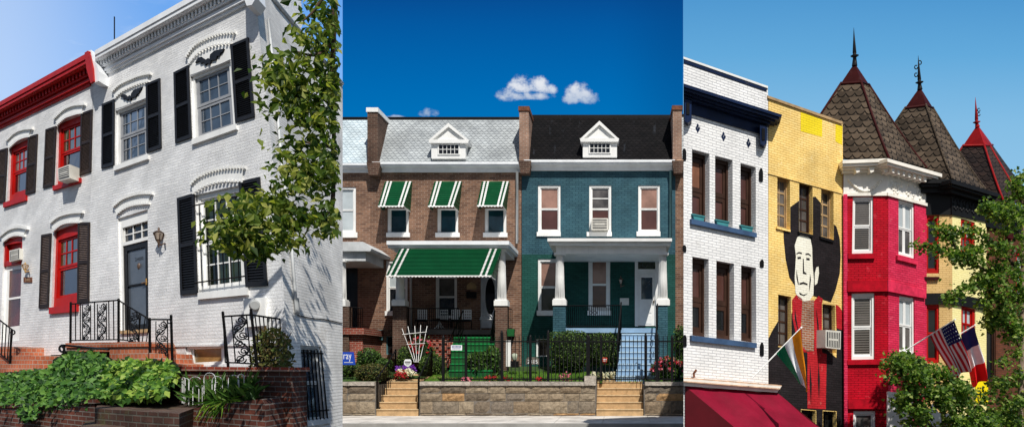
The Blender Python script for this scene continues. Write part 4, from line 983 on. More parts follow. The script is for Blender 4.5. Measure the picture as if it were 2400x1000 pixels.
mb = MB()
for dx in (-12,-4,5,13): mb.tube([B.pt(1030,752,-1.75),B.pt(1030+dx*.5,764,-1.75+dx*.008),B.pt(1030+dx,770,-1.75+dx*.02)],.022,5)
mb.build('pedestal', WH, T)
mb = MB(); a=B.pt(1030,751,-1.75); mb.tube([a,a+V3((0,0,.04))],.42,18); mb.build('tabletop', M['iron'], T)
T = thing('wire_chair', 'round backed dark wire chair near the oval glass door', 'chair', B.pt(1140,771,-1.4))
mb = MB()
for r in (15,10): mb.tube([B.pt(1140+r*cos(i*pi/8),748-r*.9*sin(i*pi/8),-1.4) for i in range(9)],.018,5)
mb.tube([B.pt(1124,748,-1.4),B.pt(1156,748,-1.4)],.02,5)
for x in (1127,1153): mb.tube([B.pt(x,748,-1.4),B.pt(x,771,-1.4)],.018,5)
mb.build('frame', M['grey_white'], T)
T = thing('planter_box', 'bright green planter box hanging on the porch side railing', 'planter', B.pt(1196,787,-2.25)); mb = MB(); mb.ppoly(B, [(1188,770),(1205,770),(1204,787),(1189,787)], -2.5, -2.25); mb.build('box', M['green2'], T)
# --- house C: teal
HC = thing('terraced_house', 'teal painted brick terraced house with black scalloped roof and white porch columns', 'house', V3((-.8,32.4,1.6)), 'terraced houses in the row')
c1=(1261,434,1314,544); c2=(1381,434,1433,544); c3=(1496,434,1547,544); d1=(1261,606,1312,738); d2=(1379,605,1430,727); d3=(1488,605,1543,764); e1=(1257,793,1287,835)
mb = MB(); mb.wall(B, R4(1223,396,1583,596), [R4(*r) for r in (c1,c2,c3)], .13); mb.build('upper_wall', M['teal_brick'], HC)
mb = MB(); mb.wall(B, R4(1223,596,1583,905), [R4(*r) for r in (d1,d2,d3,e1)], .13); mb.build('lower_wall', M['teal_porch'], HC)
bodybox(HC, 1223, 1583, 402, 905); mansard(HC, 1239, 1577, 374, 272, M['black_scallop']); gutter(HC, 1228, 1582, 374, 399, M['trim'])
chimney(HC, 1217, 1239, 250, 376, M['tan_brick'], M['rust']); dormer(HC, 1405, 283, 1359, 1451, 326, 1366, 1446, 331, 368, (1383,337,1429,358))
dwin(HC, c1, [M['glass_tan'],M['glass_brown']], sill=(1258,543,1314,553)); dwin(HC, c3, [M['glass_tan'],M['glass_brown']], sill=(1492,542,1548,553))
dwin(HC, c2, [M['glass_grey'],M['glass_brown']], sill=(1375,543,1434,553), rows=2)
dwin(HC, d1, [M['glass_tan'],M['glass_dark']], sill=(1258,727,1314,739)); dwin(HC, d2, [M['glass_tan'],M['glass_brown']], sill=(1376,727,1432,738), cs=.15)
dwin(HC, e1, M['glass_dark'], sashes=1)
q = rectq(B,*d3); mb = MB()
for a in ((0,.13,0,1),(.87,1,0,1),(.13,.87,0,.045),(.13,.87,.16,.22)): mb.qbox(q,*a,-.03,.13)
ob = mb.build('door_surround', WH, HC); g = MB(); g.qbox(q,.13,.87,.045,.16,.08,.09); g.build('pane', M['glass_green'], ob)
mb = MB()
for a in ((.13,.27,.22,.99),(.75,.87,.22,.99),(.27,.75,.22,.28),(.27,.75,.60,.66),(.27,.75,.66,.99)): mb.qbox(q,*a,.05,.10)
for a in ((.31,.49,.68,.80),(.53,.71,.68,.80),(.31,.71,.84,.96)): mb.qbox(q,*a,.035,.05)
dd = mb.build('door', WH, HC); g = MB(); g.qbox(q,.27,.75,.28,.60,.08,.09); g.build('pane', M['glass_teal'], dd)
g = MB(); g.tube([q.pt(.80,.62,.0),q.pt(.80,.66,.0)],.03,6); g.build('handle', M['brass'], dd)
lantern(HC, B, 1455, 660, 28, M['bronze'])
mb = MB(); mb.ppoly(B, R4(1453,698,1474,714), -.14, 0); mb.build('mailbox', M['ac'], HC)
mb = MB(); mb.tube([B.pt(1572,400,-.12),B.pt(1572,557,-.12)],.055,8); mb.build('downpipe', M['tealgutter'], HC)
mb = MB(); mb.ppoly(B, R4(1283,558,1575,565), -2.85, 0); mb.ppoly(B, R4(1287,565,1572,574), -2.7, 0); mb.ppoly(B, R4(1303,574,1562,594), -2.42, 0); mb.build('porch_roof', WH, HC)
pier(HC, 1296, 1326, 716, 850, M['teal_brick']); pier(HC, 1538, 1565, 715, 850, M['teal_brick'])
column(HC, 1312, 595, 704, 716, 8, 11, 16); column(HC, 1553, 595, 704, 716, 8, 11, 16)
mb = MB(); mb.ppoly(B, R4(1326,768,1540,779), -2.4, 0); mb.build('porch_floor', M['lightblue'], HC)
mb = MB(); mb.ppoly(B, R4(1326,779,1445,880), -2.25, -.2); mb.build('porch_base', M['teal_brick'], HC)
mb = MB(); rails(mb, B, [(1327,716),(1455,715)], [(1327,764),(1455,764)], -2.25, 27, .013, .022)
for s in (-1,1): mb.tube([B.pt(1390+s*(5+4*cos(i*.6)),731+4*sin(i*.6)+i*.15,-2.27) for i in range(12)],.014,4)
mb.build('porch_railing', M['iron'], HC)
air_con('white window air conditioner in the middle upper window of the teal house', B, [(1386,511),(1425,511),(1425,538),(1386,538)], -.35, .1, 'h')
BS = thing('entrance_stairs', 'light blue painted stairs up to the white door of the teal house', 'stairs', B.pt(1490,884,-4.2))
mb = MB(); n=8
for i in range(n):
    w=-2.4-.22*(i+1); y=768+14.0*(i+1)
    mb.ppoly(B, R4(1457-2.0*i,y,1538-.5*i,900), w, w+.26)
mb.build('treads', M['lightblue'], BS)
mb = MB()
for i in range(n):
    w=-2.4-.22*(i+1); y=768+14.0*(i+1)
    mb.ppoly(B, R4(1457-2.0*i,y-1,1538.5-.5*i,y+2.2), w-.03, w+.2)
mb.build('nosing', paint('sunlit_blue_edge',(.42,.58,.72),.5,.1,3), BS)  # nosing paler than the treads, painted as sun along their edges
for xa,xb in ((1456,1447),(1541,1537)):
    mb = MB(); mb.tube([B.pt(xa,708,-2.4),B.pt(xa-1,722,-2.6),B.pt(xb,800,-3.9),B.pt(xb,806,-4.0)],.03,6)
    for k in range(5):
        u=k/4; mb.tube([B.pt(xa+(xb-xa)*u,716+82*u,-2.45-1.45*u),B.pt(xa+(xb-xa)*u,772+100*u,-2.45-1.45*u)],.02,5)
    mb.build('handrail', M['iron'], BS)
# --- house D: sliver at the right
HD = thing('terraced_house', 'plain tan brick house mostly hidden behind the white corner shop', 'house', V3((3.5,32.4,1.6)), 'terraced houses in the row')
mb = MB(); mb.ppoly(B, R4(1583,396,1800,905), 0, 7.5); mb.build('front_wall', M['brown_brick'], HD)
mansard(HD, 1599, 1800, 374, 270, M['grey_scallop']); gutter(HD, 1586, 1800, 374, 399, M['copper']); chimney(HD, 1577, 1598, 248, 376, M['tan_brick'], M['rust'])

# ------------------------------------------------------------------ garden walls, steps, fences
def block_wall(label, x0, x1, loc, end=None, cy=(.13,.17)):
    T = thing('retaining_wall', label, 'wall', loc); mb = MB(); rg = random.Random(int(x0*10)); z=0.0
    for h in (.09,.42,.28,.27):
        zt = z+h; x=x0
        while x < x1-.02:
            wd=min(rg.uniform(.35,1.15), x1-x)
            if x1-x-wd < .2: wd=x1-x
            y=27.0-rg.uniform(.0,.035); g=.008
            # rough split face: small grid pushed in and out, edges drawn back
            nx=max(3,int(wd/.12)); nz=3; b=len(mb.v)
            for j in range(nz+1):
                for i in range(nx+1):
                    ed = i in (0,nx) or j in (0,nz)
                    mb.v.append(V3((x+g+(wd-2*g)*i/nx, y+(.03 if ed else rg.uniform(-.03,.015)), z+g+(h-2*g)*j/nz)))
            for j in range(nz):
                for i in range(nx):
                    k=b+j*(nx+1)+i; mb.f.append((k,k+1,k+nx+2,k+nx+1)); mb.uv.append([(0,0)]*4); mb.mi.append(0); mb.smooth.append(False)
            x+=wd
        z=zt
    mb.build('stone_blocks', M['stone'], T)
    g = MB(); g.box(x0+.02,27.025,-.1,x1-.02,27.4,1.06); g.box(x1-.04,27.03,-.1,x1+.035,28.7,1.09); g.box(x0-.035,27.03,-.1,x0+.04,28.7,1.09); g.build('mortar_bed', M['mortar'], T)
    g = MB(); x=x0
    while x<x1-.05:
        wd=min(rg.uniform(1.2,1.9),x1-x); g.box(x+.006,26.93,1.062,x+wd-.006,27.42,1.062+rg.uniform(.125,.14)); x+=wd
    if end:
        g.box(end[0],26.9,1.07,end[1],27.6,1.40)
    g.build('coping', M['cap'], T)
block_wall('rough granite retaining wall at the left end beside the railed steps', -16.5, -8.56, (-10,27,0))
block_wall('long rough granite retaining wall under the black fence between both steps', -6.98, -.82, (-4,27,0), end=(-1.2,-.80))
block_wall('rough granite retaining wall right of the wider tan steps', .92, 2.9, (2,27,0))
def steps(label, x0, x1):
    T = thing('stone_steps', label, 'steps', ((x0+x1)/2,27,0)); mb = MB()
    for i in range(5):
        mb.box(x0, 26.95+.30*i, -.05 if i==0 else .235*i-.05, x1, 28.5, .235*(i+1)-.04); mb.box(x0-.0, 26.925+.30*i, .235*(i+1)-.037, x1, 28.5, .235*(i+1))
    mb.build('treads', M['sandstone'], T); 
    g = MB()
    for i in range(5): g.box(x0-.001, 26.921+.30*i, .235*(i+1)-.010, x1+.001, 26.99+.30*i, .235*(i+1)+.004)
    g.build('nosing', paint('sunlit_step_edge',(.74,.58,.36),.8,.2,6), T)  # pale strip stands for sunlight catching the step edge
steps('narrow tan concrete steps between black handrails at the left', -8.5, -7.03)
steps('wide tan concrete steps leading to the iron gate', -.78, .86)
for lab,pp in (('black iron handrail on the left side of the narrow steps', ((884,1),(927,0))),('black iron handrail on the right side of the narrow steps', ((981,1),(1012,0)))):
    (xa,_),(xb,_) = pp; T = thing('iron_handrail', lab, 'handrail', wp(xa,975,27.0), 'iron handrails of the narrow steps'); mb = MB()
    top=[(xa,-.0),(xb,0)]
    n=11
    Pt=[wp(xa,886,27.0).lerp(wp(xb,822,28.6),i/(n-1)) for i in range(n)]; Pb=[wp(xa,966,27.0).lerp(wp(xb,889,28.6),i/(n-1)) for i in range(n)]
    mb.tube(Pt,.028,6); mb.tube(Pb,.016,5)
    for a,b in zip(Pt,Pb): mb.tube([a,b],.013,4)
    mb.build('balusters', M['iron'], T)
    for a,b in ((wp(xa,882,27.0),wp(xa,976,27.0)),(wp(xb,818,28.6),wp(xb,896,28.6))):
        g = MB(); g.tube([a,b],.032,6); g.build('post', M['iron'], T)
def fence(label, xs, posts, name='iron_fence', cat='fence', ytop=798, ybot=886, w=-5.12, mid=None, pit=9.3, group=None):
    x0,x1=xs; T = thing(name, label, cat, B.pt((x0+x1)/2,894,w), group); mb = MB()
    for y in (ytop,ybot)+(() if mid is None else (mid,)): mb.ppoly(B, R4(x0,y,x1,y+3), w-.02, w+.02)
    n=int((x1-x0)/pit)
    for i in range(n+1):
        x=x0+(x1-x0)*i/n; a=B.pt(x,893,w); b=B.pt(x,ytop-8,w); mb.tube([a,b,b+V3((0,0,.09))],[.013,.013,.002],4)
    mb.build('pickets', M['iron'], T)
    for x,y in posts:
        g = MB(); a=B.pt(x,896,w); b=B.pt(x,y,w); g.box(a.x-.045,a.y-.045,a.z-.05,a.x+.045,a.y+.045,b.z); g.tube([b,b+V3((0,0,.05)),b+V3((0,0,.09))],[.04,.045,.005],6); g.build('post', M['iron'], T)
    return T
fence('long black iron picket fence along the middle wall in front of the lawn', (1038,1377), ((1039,790),(1092,793),(1176,779),(1243,789),(1285,778),(1377,788)))
fence('black iron garden gate at the head of the wide tan steps', (1409,1513), ((1409,790),(1513,786)), 'iron_gate', 'gate', w=-4.3, mid=None)
fence('short black iron fence section between topiary and gate', (1379,1407), ((1380,790),), w=-4.9)
fence('black iron fence on the right wall beside the corner shop', (1516,1612), ((1540,784),(1575,790)), w=-5.12)
# ------------------------------------------------------------------ planting
bush('topiary_bush', 'large clipped boxwood bush with flat top left of the stairs', 'bush', (1288,777,1371,866), 29.2, .62, .075, 2600, M['lf_box'], 1, 'clipped bushes before the teal house', .05)
bush('topiary_bush', 'smaller clipped boxwood bush beside the light blue stairs', 'bush', (1377,781,1446,858), 29.6, .55, .075, 2000, M['lf_box'], 1, 'clipped bushes before the teal house', .05)
bush('clipped_bush', 'low rounded red green bush by the left handrail', 'bush', (822,852,900,897), 27.7, .5, .07, 1400, M['lf_autumn'], 0, amp=.1)
bush('clipped_bush', 'rounded dark green bush behind the right handrail', 'bush', (975,829,1037,886), 28.8, .5, .07, 1600, M['lf_box'], 0, amp=.1)
bush('shrub', 'loose leafy shrub behind the blue sign', 'shrub', (828,818,882,862), 29.5, .5, .10, 600, M['lf_shrub'])
bush('shrub', 'small bright green shrub near the dark meter pipe', 'shrub', (874,840,912,866), 29.0, .35, .07, 500, M['lf_shrub'])
bush('shrub', 'upright dark shrub left of the white trellis', 'shrub', (928,812,955,864), 29.3, .35, .08, 600, M['lf_box'])
bush('shrub', 'low dark hedge at the left seam under the blue sign', 'shrub', (788,850,836,880), 28.6, .4, .07, 500, M['lf_box'])
bush('spiky_shrub', 'spiky green shrub behind the fence before the green stairs', 'shrub', (1094,826,1134,890), 28.4, .4, .16, 500, M['lf_shrub'], amp=.4)
bush('spiky_shrub', 'taller spiky green shrub by the right porch pier', 'shrub', (1128,818,1170,888), 28.5, .4, .16, 550, M['lf_shrub'], amp=.4)
bush('flower_shrub', 'flowering shrub with coral blossoms at the right fence', 'shrub', (1528,838,1606,896), 27.8, .45, .09, 1100, M['lf_shrub'], flowers=[(M['petal_pink'],26),(M['petal_red'],16)], amp=.3)
bush('shrub', 'dark evergreen at the edge of the white shop wall', 'shrub', (1580,762,1622,860), 29.5, .5, .09, 900, M['lf_box'], amp=.3)
bush('rose_bush', 'red flowered climbing roses on the white trellis', 'shrub', (955,790,1010,858), 29.6, .25, .08, 500, M['lf_shrub'], flowers=[(M['petal_red'],22),(M['petal_pink'],8)], amp=.4)
def bed(label, rect, Y, pm, n, name='flower_bed'):
    x0,y0,x1,y1=rect; T = thing(name, label, 'flowers', wp((x0+x1)/2,y1,Y)); mb = MB()
    for _ in range(n*2): mb.leaf(wp(random.uniform(x0,x1),random.uniform(y0+2,y1),Y+random.uniform(-.2,.3)), V3((random.uniform(-1,1),-.4,random.uniform(0,1))), V3((0,-1,.5)), .09, .05)
    mb.build('foliage', M['lf_shrub'], T); g = MB()
    for _ in range(n):
        p=wp(random.uniform(x0,x1),random.uniform(y0,y1-2),Y-.2+random.uniform(-.1,.2))
        for _k in range(5): g.leaf(p+V3((random.gauss(0,.04),0,random.gauss(0,.03))), V3((random.gauss(0,1),random.gauss(0,1)-.3,random.gauss(0,1))), V3((0,-1,.5)), random.uniform(.04,.075), .06)
    g.build('blossom', pm, T)
bed('purple petunias at the back of the flower bed', (930,858,972,870), 28.7, M['petal_purple'], 60)
bed('cream yellow flowers in the middle of the bed', (932,866,970,882), 28.45, M['petal_white'], 60)
bed('deep red flowers at the left of the bed', (929,871,950,885), 28.3, M['petal_red'], 45)
bed('pink flowers by the wall below the two shrubs', (1086,884,1103,893), 27.5, M['petal_pink'], 14)
bed('red flowers in front of the lawn by the second post', (1136,882,1160,893), 27.5, M['petal_red'], 12)
bed('faded red flowers left of the lawn center', (1176,884,1196,893), 27.5, M['petal_red'], 8)
bed('single red flower clump under the house number stone', (1257,884,1270,893), 27.5, M['petal_red'], 9)
bed('pale pink roses near the right end of the fence', (1312,876,1334,893), 27.6, M['petal_pink'], 11)
bed('white flowers under the red shield sign', (1385,872,1440,886), 28.6, M['petal_white'], 60)
# signs, stone, trellis, urn
T = thing('yard_sign', 'blue yard sign with white lettering on the left lawn', 'sign', wp(816,872,27.9)); 
q = Quad(facing(27.9),(788,824),(829,824),(833,854),(786,854)); mb = MB(); mb.qbox(q,0,1,0,1,-.015,.015); mb.build('panel', M['sign_blue'], T); text('ray', q, -.018, M['sign_white'], 'lettering', T, .42,.86,.18,.74)
mb = MB(); mb.qbox(q,.45,.9,.78,.84,-.018,-.015); mb.build('small_print', M['grey_white'], T)
mb = MB()
for x in (800,826): mb.tube([wp(x,850,27.9),wp(x,888,27.9)],.012,4)
mb.build('stakes', M['iron'], T)
T = thing('security_sign', 'white octagonal garden sign on a thin stake in the flower bed', 'sign', wp(955,880,28.6)); fr=facing(28.6)
mb = MB(); mb.ppoly(fr, [(947,845),(950,841),(961,841),(964,845),(964,853),(959,857),(955.5,859),(952,857),(947,853)], -.012, .012); pn = mb.build('panel', M['sign_white'], T)
g = MB(); g.ppoly(fr, R4(948.5,846,962.5,848.5), -.015,-.012); g.ppoly(fr, R4(949.5,850,961.5,851), -.015,-.012); g.ppoly(fr, R4(951,853,960,854), -.015,-.012); g.build('lettering', M['ink'], pn)
mb = MB(); mb.tube([wp(955.5,858,28.6),wp(955.5,882,28.6)],.012,4); mb.build('stake', M['iron'], T)
T = thing('fence_notice', 'small white notice plate with blue lettering on the iron fence', 'sign', B.pt(1070,820,-5.17)); q = rectq(B,1057,808,1083,820,-5.17)
mb = MB(); mb.qbox(q,0,1,0,1,-5.18,-5.165); mb.build('plate', M['sign_white'], T); g = MB()
for i in range(7): g.qbox(q,.10+i*.12,.18+i*.12,.14,.44,-5.185,-5.18)
g.qbox(q,.12,.88,.62,.72,-5.185,-5.18); g.build('lettering', M['dim_ink'], T)
T = thing('number_stone', 'dark stone with white house number on the lawn', 'sign', wp(1247,853,29.4)); fr=facing(29.4)
mb = MB(); mb.ppoly(fr, [(1232,853),(1233,840),(1238,836),(1258,836),(1262,841),(1263,853)], -.12, .12); mb.build('stone', M['mortar'], T); text('2315', rectq(fr,1236,842,1260,851,-.13), -.135, M['sign_white'], 'house_number', T)
T = thing('security_sign', 'small red shield sign before the light blue stairs', 'sign', wp(1417,868,28.7)); fr=facing(28.7)
mb = MB(); mb.ppoly(fr, [(1411,838),(1414,836),(1417,837),(1420,836),(1424,838),(1423,848),(1417,853),(1412,848)], -.012,.012); pn=mb.build('panel', M['sign_red'], T)
g = MB(); g.ppoly(fr, R4(1413,840,1421.5,842), -.015,-.012); g.ppoly(fr, R4(1414,844,1420.5,845.5), -.015,-.012); g.build('lettering', M['sign_white'], pn)
mb = MB(); mb.tube([wp(1417,852,28.7),wp(1417,872,28.7)],.012,4); mb.build('stake', M['iron'], T)
T = thing('trellis', 'white wooden fan trellis beside the left porch pier', 'trellis', wp(977,850,29.3)); fr=facing(29.3); mb = MB()
for (xt,yt),xb in zip(((942,769),(956,764),(972,763),(986,761),(1001,763)),(971,974,977,980,983)): mb.tube([fr.pt(xb,848,0),fr.pt((xb+xt)/2+ (xt-975)*.04,805,0),fr.pt(xt,yt,0)],.010,4)
mb.tube([fr.pt(943,783,-.03),fr.pt(1000,777,-.03)],.012,4); mb.tube([fr.pt(953,806,-.03),fr.pt(996,804,-.03)],.012,4); mb.build('slats', WH, T)
T = thing('garden_urn', 'pale green glazed urn on a stand by the brick pier', 'urn', wp(1206,868,29.3)); mb = MB()
zs=[(827,3),(829,6.5),(836,6.8),(842,5),(845,3.5)]; mb.tube([wp(1206,y,29.3) for y,_ in zs],[r*29.3/F for _,r in zs],14); mb.build('urn_body', M['pot'], T)
mb = MB(); a=wp(1206,845,29.3); mb.box(a.x-.14,a.y-.14,a.z-.25,a.x+.14,a.y+.14,a.z); mb.build('stand', M['iron'], T)

# ================================================================== RIGHT: white shop, yellow mural house, turret houses
C = RGT; RS = KR; random.seed(11)
SHP = thing('corner_shop', 'glossy white brick shop building with navy cornice and six narrow windows', 'shop', C.pt(1700,1100,0))
h=[[(1622,350),(1663,361),(1663,522),(1622,513)],[(1676,365),(1717,375.5),(1717,533),(1676,524)],[(1735.5,382),(1771.5,392),(1771.5,545),(1735.5,537)],
   [(1622.6,600.6),(1661,607),(1661,790),(1623,785)],[(1679,610),(1720.6,617.5),(1720.6,797),(1679,792)],[(1737,620.5),(1772,627),(1772.5,803),(1737,798)]]
mb = MB(); mb.wall(C, [(1602,134),(1800,203),(1801,1120),(1602,1120)], h, .34); mb.build('front_wall', M['bright_brick'], SHP)
CB = Fr(C.O, C.U, C.V, V3((.13,1,0))*KR)                     # the party walls run straight back from the street
mb = MB(); mb.prism(CB, [C.at(1602,134),C.at(1800,203),C.at(1801,1120),C.at(1602,1120)], .60, 1.5, True); mb.build('house_body', M['bright_brick'], SHP)
mb = MB(); mb.prism(CB, [C.at(1602,800),C.at(1800,805),C.at(1801,1120),C.at(1602,1120)], 1.5, 7, True); mb.build('rear_annex', M['bright_brick'], SHP)  # unseen, added low so sunlight still reaches the stairs behind
g = MB(); a=C.at(1602,134); b=C.at(1602,1120); g.face([C.P(*a,0),C.P(*b,0),CB.P(*b,.6),CB.P(*a,.6)]); a2=C.at(1800,203); b2_=C.at(1801,1120); g.face([C.P(*a2,0),C.P(*b2_,0),CB.P(*b2_,.6),CB.P(*a2,.6)]); g.face([C.P(*a,0),C.P(*a2,0),CB.P(*a2,.6),CB.P(*a,.6)]); g.build('side_wall', M['bright_brick'], SHP)
mb = MB(); mb.ppoly(CB, [(1602,133),(1800,202),(1800,207),(1602,138)], -.05, .02); mb.build('coping', WH, SHP)
mb = MB(); mb.ppoly(CB, [(1602,140),(1797,208),(1797,214),(1602,147)], -.03, .1); mb.build('parapet_band', M['navy'], SHP)
mb = MB()
for k,(w,ya,yb,x1) in enumerate(((-.62,196,203,1833),(-.55,203,211,1827),(-.42,211,219,1818),(-.28,219,228,1806))):
    s=.315; x0=1594 if k<2 else 1600
    mb.ppoly(CB, [(1602,ya),(x1,ya+(x1-1602)*s),(x1-2,yb+(x1-1604)*s),(1602,yb)], w, .0)
mb.build('cornice', M['navy'], SHP)
mb = MB(); mb.ppoly(CB, [(1603,226),(1797,290),(1797,318),(1603,262)], -.06, .0); mb.build('frieze', M['navy'], SHP)
for pts in ([(1604,232),(1621,236),(1620,282),(1612,288),(1605,284)],[(1781,292),(1798,296),(1797,336),(1791,342),(1782,336)]):
    mb = MB(); mb.ppoly(CB, pts, -.30, 0); o=mb.build('cornice_bracket', M['navy'], SHP)
    g = MB(); x0,y0=pts[0]; g.ppoly(CB, [(x0+5,y0+8),(x0+12,y0+10),(x0+12,y0+36),(x0+5,y0+36)], -.33,-.30); g.build('bracket_panel', M['black'], o)
for x,y in ((1635.6,300),(1696,319.5),(1754.6,335)):
    mb = MB()
    for dx_,dy_ in ((0,-6.2),(0,6.2),(-2.9,.2),(2.9,1.0)): mb.ppoly(C, [(x+dx_,y+dy_-5),(x+dx_+2.5,y+dy_+.4),(x+dx_,y+dy_+5),(x+dx_-2.5,y+dy_-.4)], -.012, 0)
    mb.build('diamond_tile', M['navy'], SHP)
for i,hh in enumerate(h):
    window(SHP, C, hh, .27, .10, .06, M['brownframe'], [M['glass_brown'] if i not in (0,) else M['curtain'], M['glass_brown'] if i<3 else M['glass_dark']], 1, 1, sf=.13, gap=.56, cw=.06)
for s in ([(1621,512),(1774,545.5),(1774,556),(1621,524)],[(1621,785),(1774,803),(1774,815),(1621,798)]):
    mb = MB(); mb.ppoly(C, s, -.10, .26); mb.build('sill', M['blue_sill'], SHP)
for x,y,r in ((1784,410,16),(1604,362,14),(1786,617,9),(1604,582,8),(1786,818,16),(1605,798,14)):
    mb = MB(); mb.ppoly(CB, [(x-4.5,y+r*.8),(x-4.5,y-r*.6),(x-2,y-r),(x+2,y-r),(x+4.5,y-r*.5),(x+4.5,y+r*.85),(x,y+r)], -.04, 0); mb.build('wall_anchor', M['iron'], SHP)
mb = MB(); mb.ppoly(CB, [(1602,886),(1832,904),(1827,911),(1602,894)], -.36, 0); mb.ppoly(CB, [(1602,894),(1827,911),(1822,919),(1602,903)], -.26, 0); mb.build('shop_cornice', M['cream'], SHP)
mb = MB(); mb.ppoly(CB, [(1602,891.5),(1829,909),(1828,911.5),(1602,894)], -.372, -.35); mb.ppoly(CB, [(1602,884),(1700,891),(1832,902),(1832,904.5),(1602,886.5)], -.355, -.02); mb.build('cornice_edge', M['copper'], SHP)
mb = MB(); mb.tube([C.pt(1627,884,-.12),C.pt(1626,874,-.12),C.pt(1632,866,-.2)],.035,6); mb.build('vent_pipe', M['rust'], SHP)
# awning
TL=C.pt(1606,904,-.05); TR=C.pt(1822,920,-.05); BL=C.pt(1757,1030,-1.5); BR=BL+(TR-TL)*1.0
mb = MB(); n=24; mb.cs=True
for i in range(n):
    for j in range(10):
        P=lambda s,t_: TL.lerp(TR,s).lerp(BL.lerp(BR,s),t_)+V3((0,0,-.05*sin(pi*t_)*(.6+.4*sin(s*4*pi))+.035*mnoise.noise(V3((s*6,t_*3,0)))))
        mb.face([P(i/n,j/10),P((i+1)/n,j/10),P((i+1)/n,(j+1)/10),P(i/n,(j+1)/10)])
for p,q_ in ((BL,BR),): mb.face([p,q_,q_+V3((0,0,-.35*KR)),p+V3((0,0,-.35*KR))])
aw = mb.build('shop_awning', M['maroon'], SHP)
g = MB(); base=C.pt(1606,1100,-.05); g.face([TL,BL,BL+V3((0,0,-.35*KR)),V3((TL.x,TL.y,BL.z-.35*KR))]); base2=V3((TR.x,TR.y,BR.z-.35*KR)); g.build('awning_side', M['maroon_shaded'], aw); g = MB(); g.face([TR,BR,BR+V3((0,0,-.35*KR)),base2]); g.build('awning_side', M['maroon_shaded'], aw)
for i,(x0,y0,x1,y1) in enumerate(((1624,501,1652,516),(1679,514,1709,529),(1737,527,1765,542))):
    T = thing('flower_box', ['teal window box on the left upper sill of the white shop','teal window box on the middle upper sill of the white shop','teal window box on the right upper sill of the white shop'][i], 'planter', C.pt((x0+x1)/2,y1,0), 'teal window boxes on the blue sill')
    s=(y1-y0)*.0+6; mb = MB(); mb.prism(C, [C.at(*p,-.06) for p in ((x0,y0),(x1,y0+s),(x1-3,y1+s-1),(x0+3,y1-1))], -.06, .14, True); o=mb.build('box', M['teal_pot'], T)
    g = MB(); g.ppoly(C, [(x0-1,y0-1),(x1+1,y0+s-1),(x1+1,y0+s+2),(x0-1,y0+2)], -.08, .15); g.build('rim', M['teal_pot'], T)
# ------------------------------------------------------------------ yellow house with mural
YEL = thing('mural_house', 'yellow painted brick house with a black cream and red wall mural', 'house', C.pt(1890,1100,0))
v=[[(1822,412),(1851.6,419),(1851.6,538),(1822,530)],[(1873,426.5),(1904.5,434),(1904.5,549),(1873,542)],[(1924.6,440),(1953.5,448),(1953.5,562),(1924.6,553)],[(1823.8,689),(1854,695),(1854,814),(1823.8,810)],[(1927.6,711),(1957,715),(1959,827),(1927.6,823)],[(1878,959),(1912,962),(1912,1100),(1878,1100)],[(1929,962),(1960,964),(1960,1100),(1929,1100)]]
mb = MB(); mb.wall(C, [(1801,227),(1975,287),(1980,1120),(1801,1120)], v, .28); mb.build('front_wall', M['yellow_brick'], YEL)
mb = MB(); mb.prism(CB, [C.at(1803,227),C.at(1975,287),C.at(1980,1120),C.at(1803,1120)], .5, 6, True); mb.build('house_body', M['yellow_shade_tone'], YEL)
mb = MB(); mb.ppoly(C, [(1800,224),(1975,285),(1975,291),(1800,230)], -.05, .5); mb.build('coping', M['tanwood'], YEL)
for p in ([(1876.6,262),(1927,279),(1927,321),(1876.6,307)],[(1958.6,291),(1974.5,296),(1973.5,340),(1958,331)]):
    mb = MB(); mb.ppoly(C, p, -.004, 0); mb.build('paint_patch', M['yellow_bright'], YEL)
mb = MB(); mb.ppoly(C, [(1801,404),(1974,451),(1974,454),(1801,407)], -.03, 0); mb.build('string_course', M['yellow_brick'], YEL)
def clipwall(pix, holes, w, mat, name):
    # a painted patch that leaves the window openings free
    mb = MB(); o=[C.at(*p) for p in pix]
    hs=[]
    for hq in holes: hs.append([C.at(*p) for p in hq])
    flat=o+[p for q_ in hs for p in q_]
    for tri in tessellate_polygon([[V3((a,b,0)) for a,b in l] for l in [o]+hs]): mb.face([C.P(*flat[i],w) for i in tri],[flat[i] for i in tri])
    mb.build(name, mat, YEL)
# dark upper field: runs round the openings
clipwall([(1852,485),(1872.5,470),(1872.5,543),(1905,551),(1905,461),(1911,461),(1924,476),(1924,554),(1954,563),(1954,526),(1960,530),(1968,560),(1970,600),(1968,640),(1958,680),(1947,708),(1930,702),(1900,690),(1862,668),(1850,650),(1841,606),(1836.5,560),(1836,536),(1852,540)], [], -.006, M['mural_black'], 'mural_field')
clipwall([(1865,600),(1862,575),(1868,556),(1878,549),(1890,551),(1899,560),(1903,580),(1904,620),(1907,655),(1906,690),(1897,704),(1884,705),(1870,699),(1864,684),(1862,650)], [], -.010, M['mural_cream'], 'mural_field')
for p in ([(1866,593),(1872,590),(1879,592),(1879,595),(1872,593.5),(1866,596)],[(1887,594),(1894,593),(1900,598),(1900,601),(1894,596.5),(1887,597)],[(1868,602),(1876,601),(1877,606),(1869,607)],[(1889,604),(1897,605),(1897,610),(1889,609)],[(1881,606),(1883,606),(1884,636),(1890,640),(1889,643),(1881,641)],[(1873,663),(1882,660),(1892,664),(1892,668),(1882,665),(1873,667)]):
    clipwall(p, [], -.014, M['mural_black'], 'mural_stroke')
clipwall([(1909,640),(1913,626),(1918,624),(1919,640),(1915,664),(1909,668)], [], -.010, M['mural_cream'], 'mural_field')
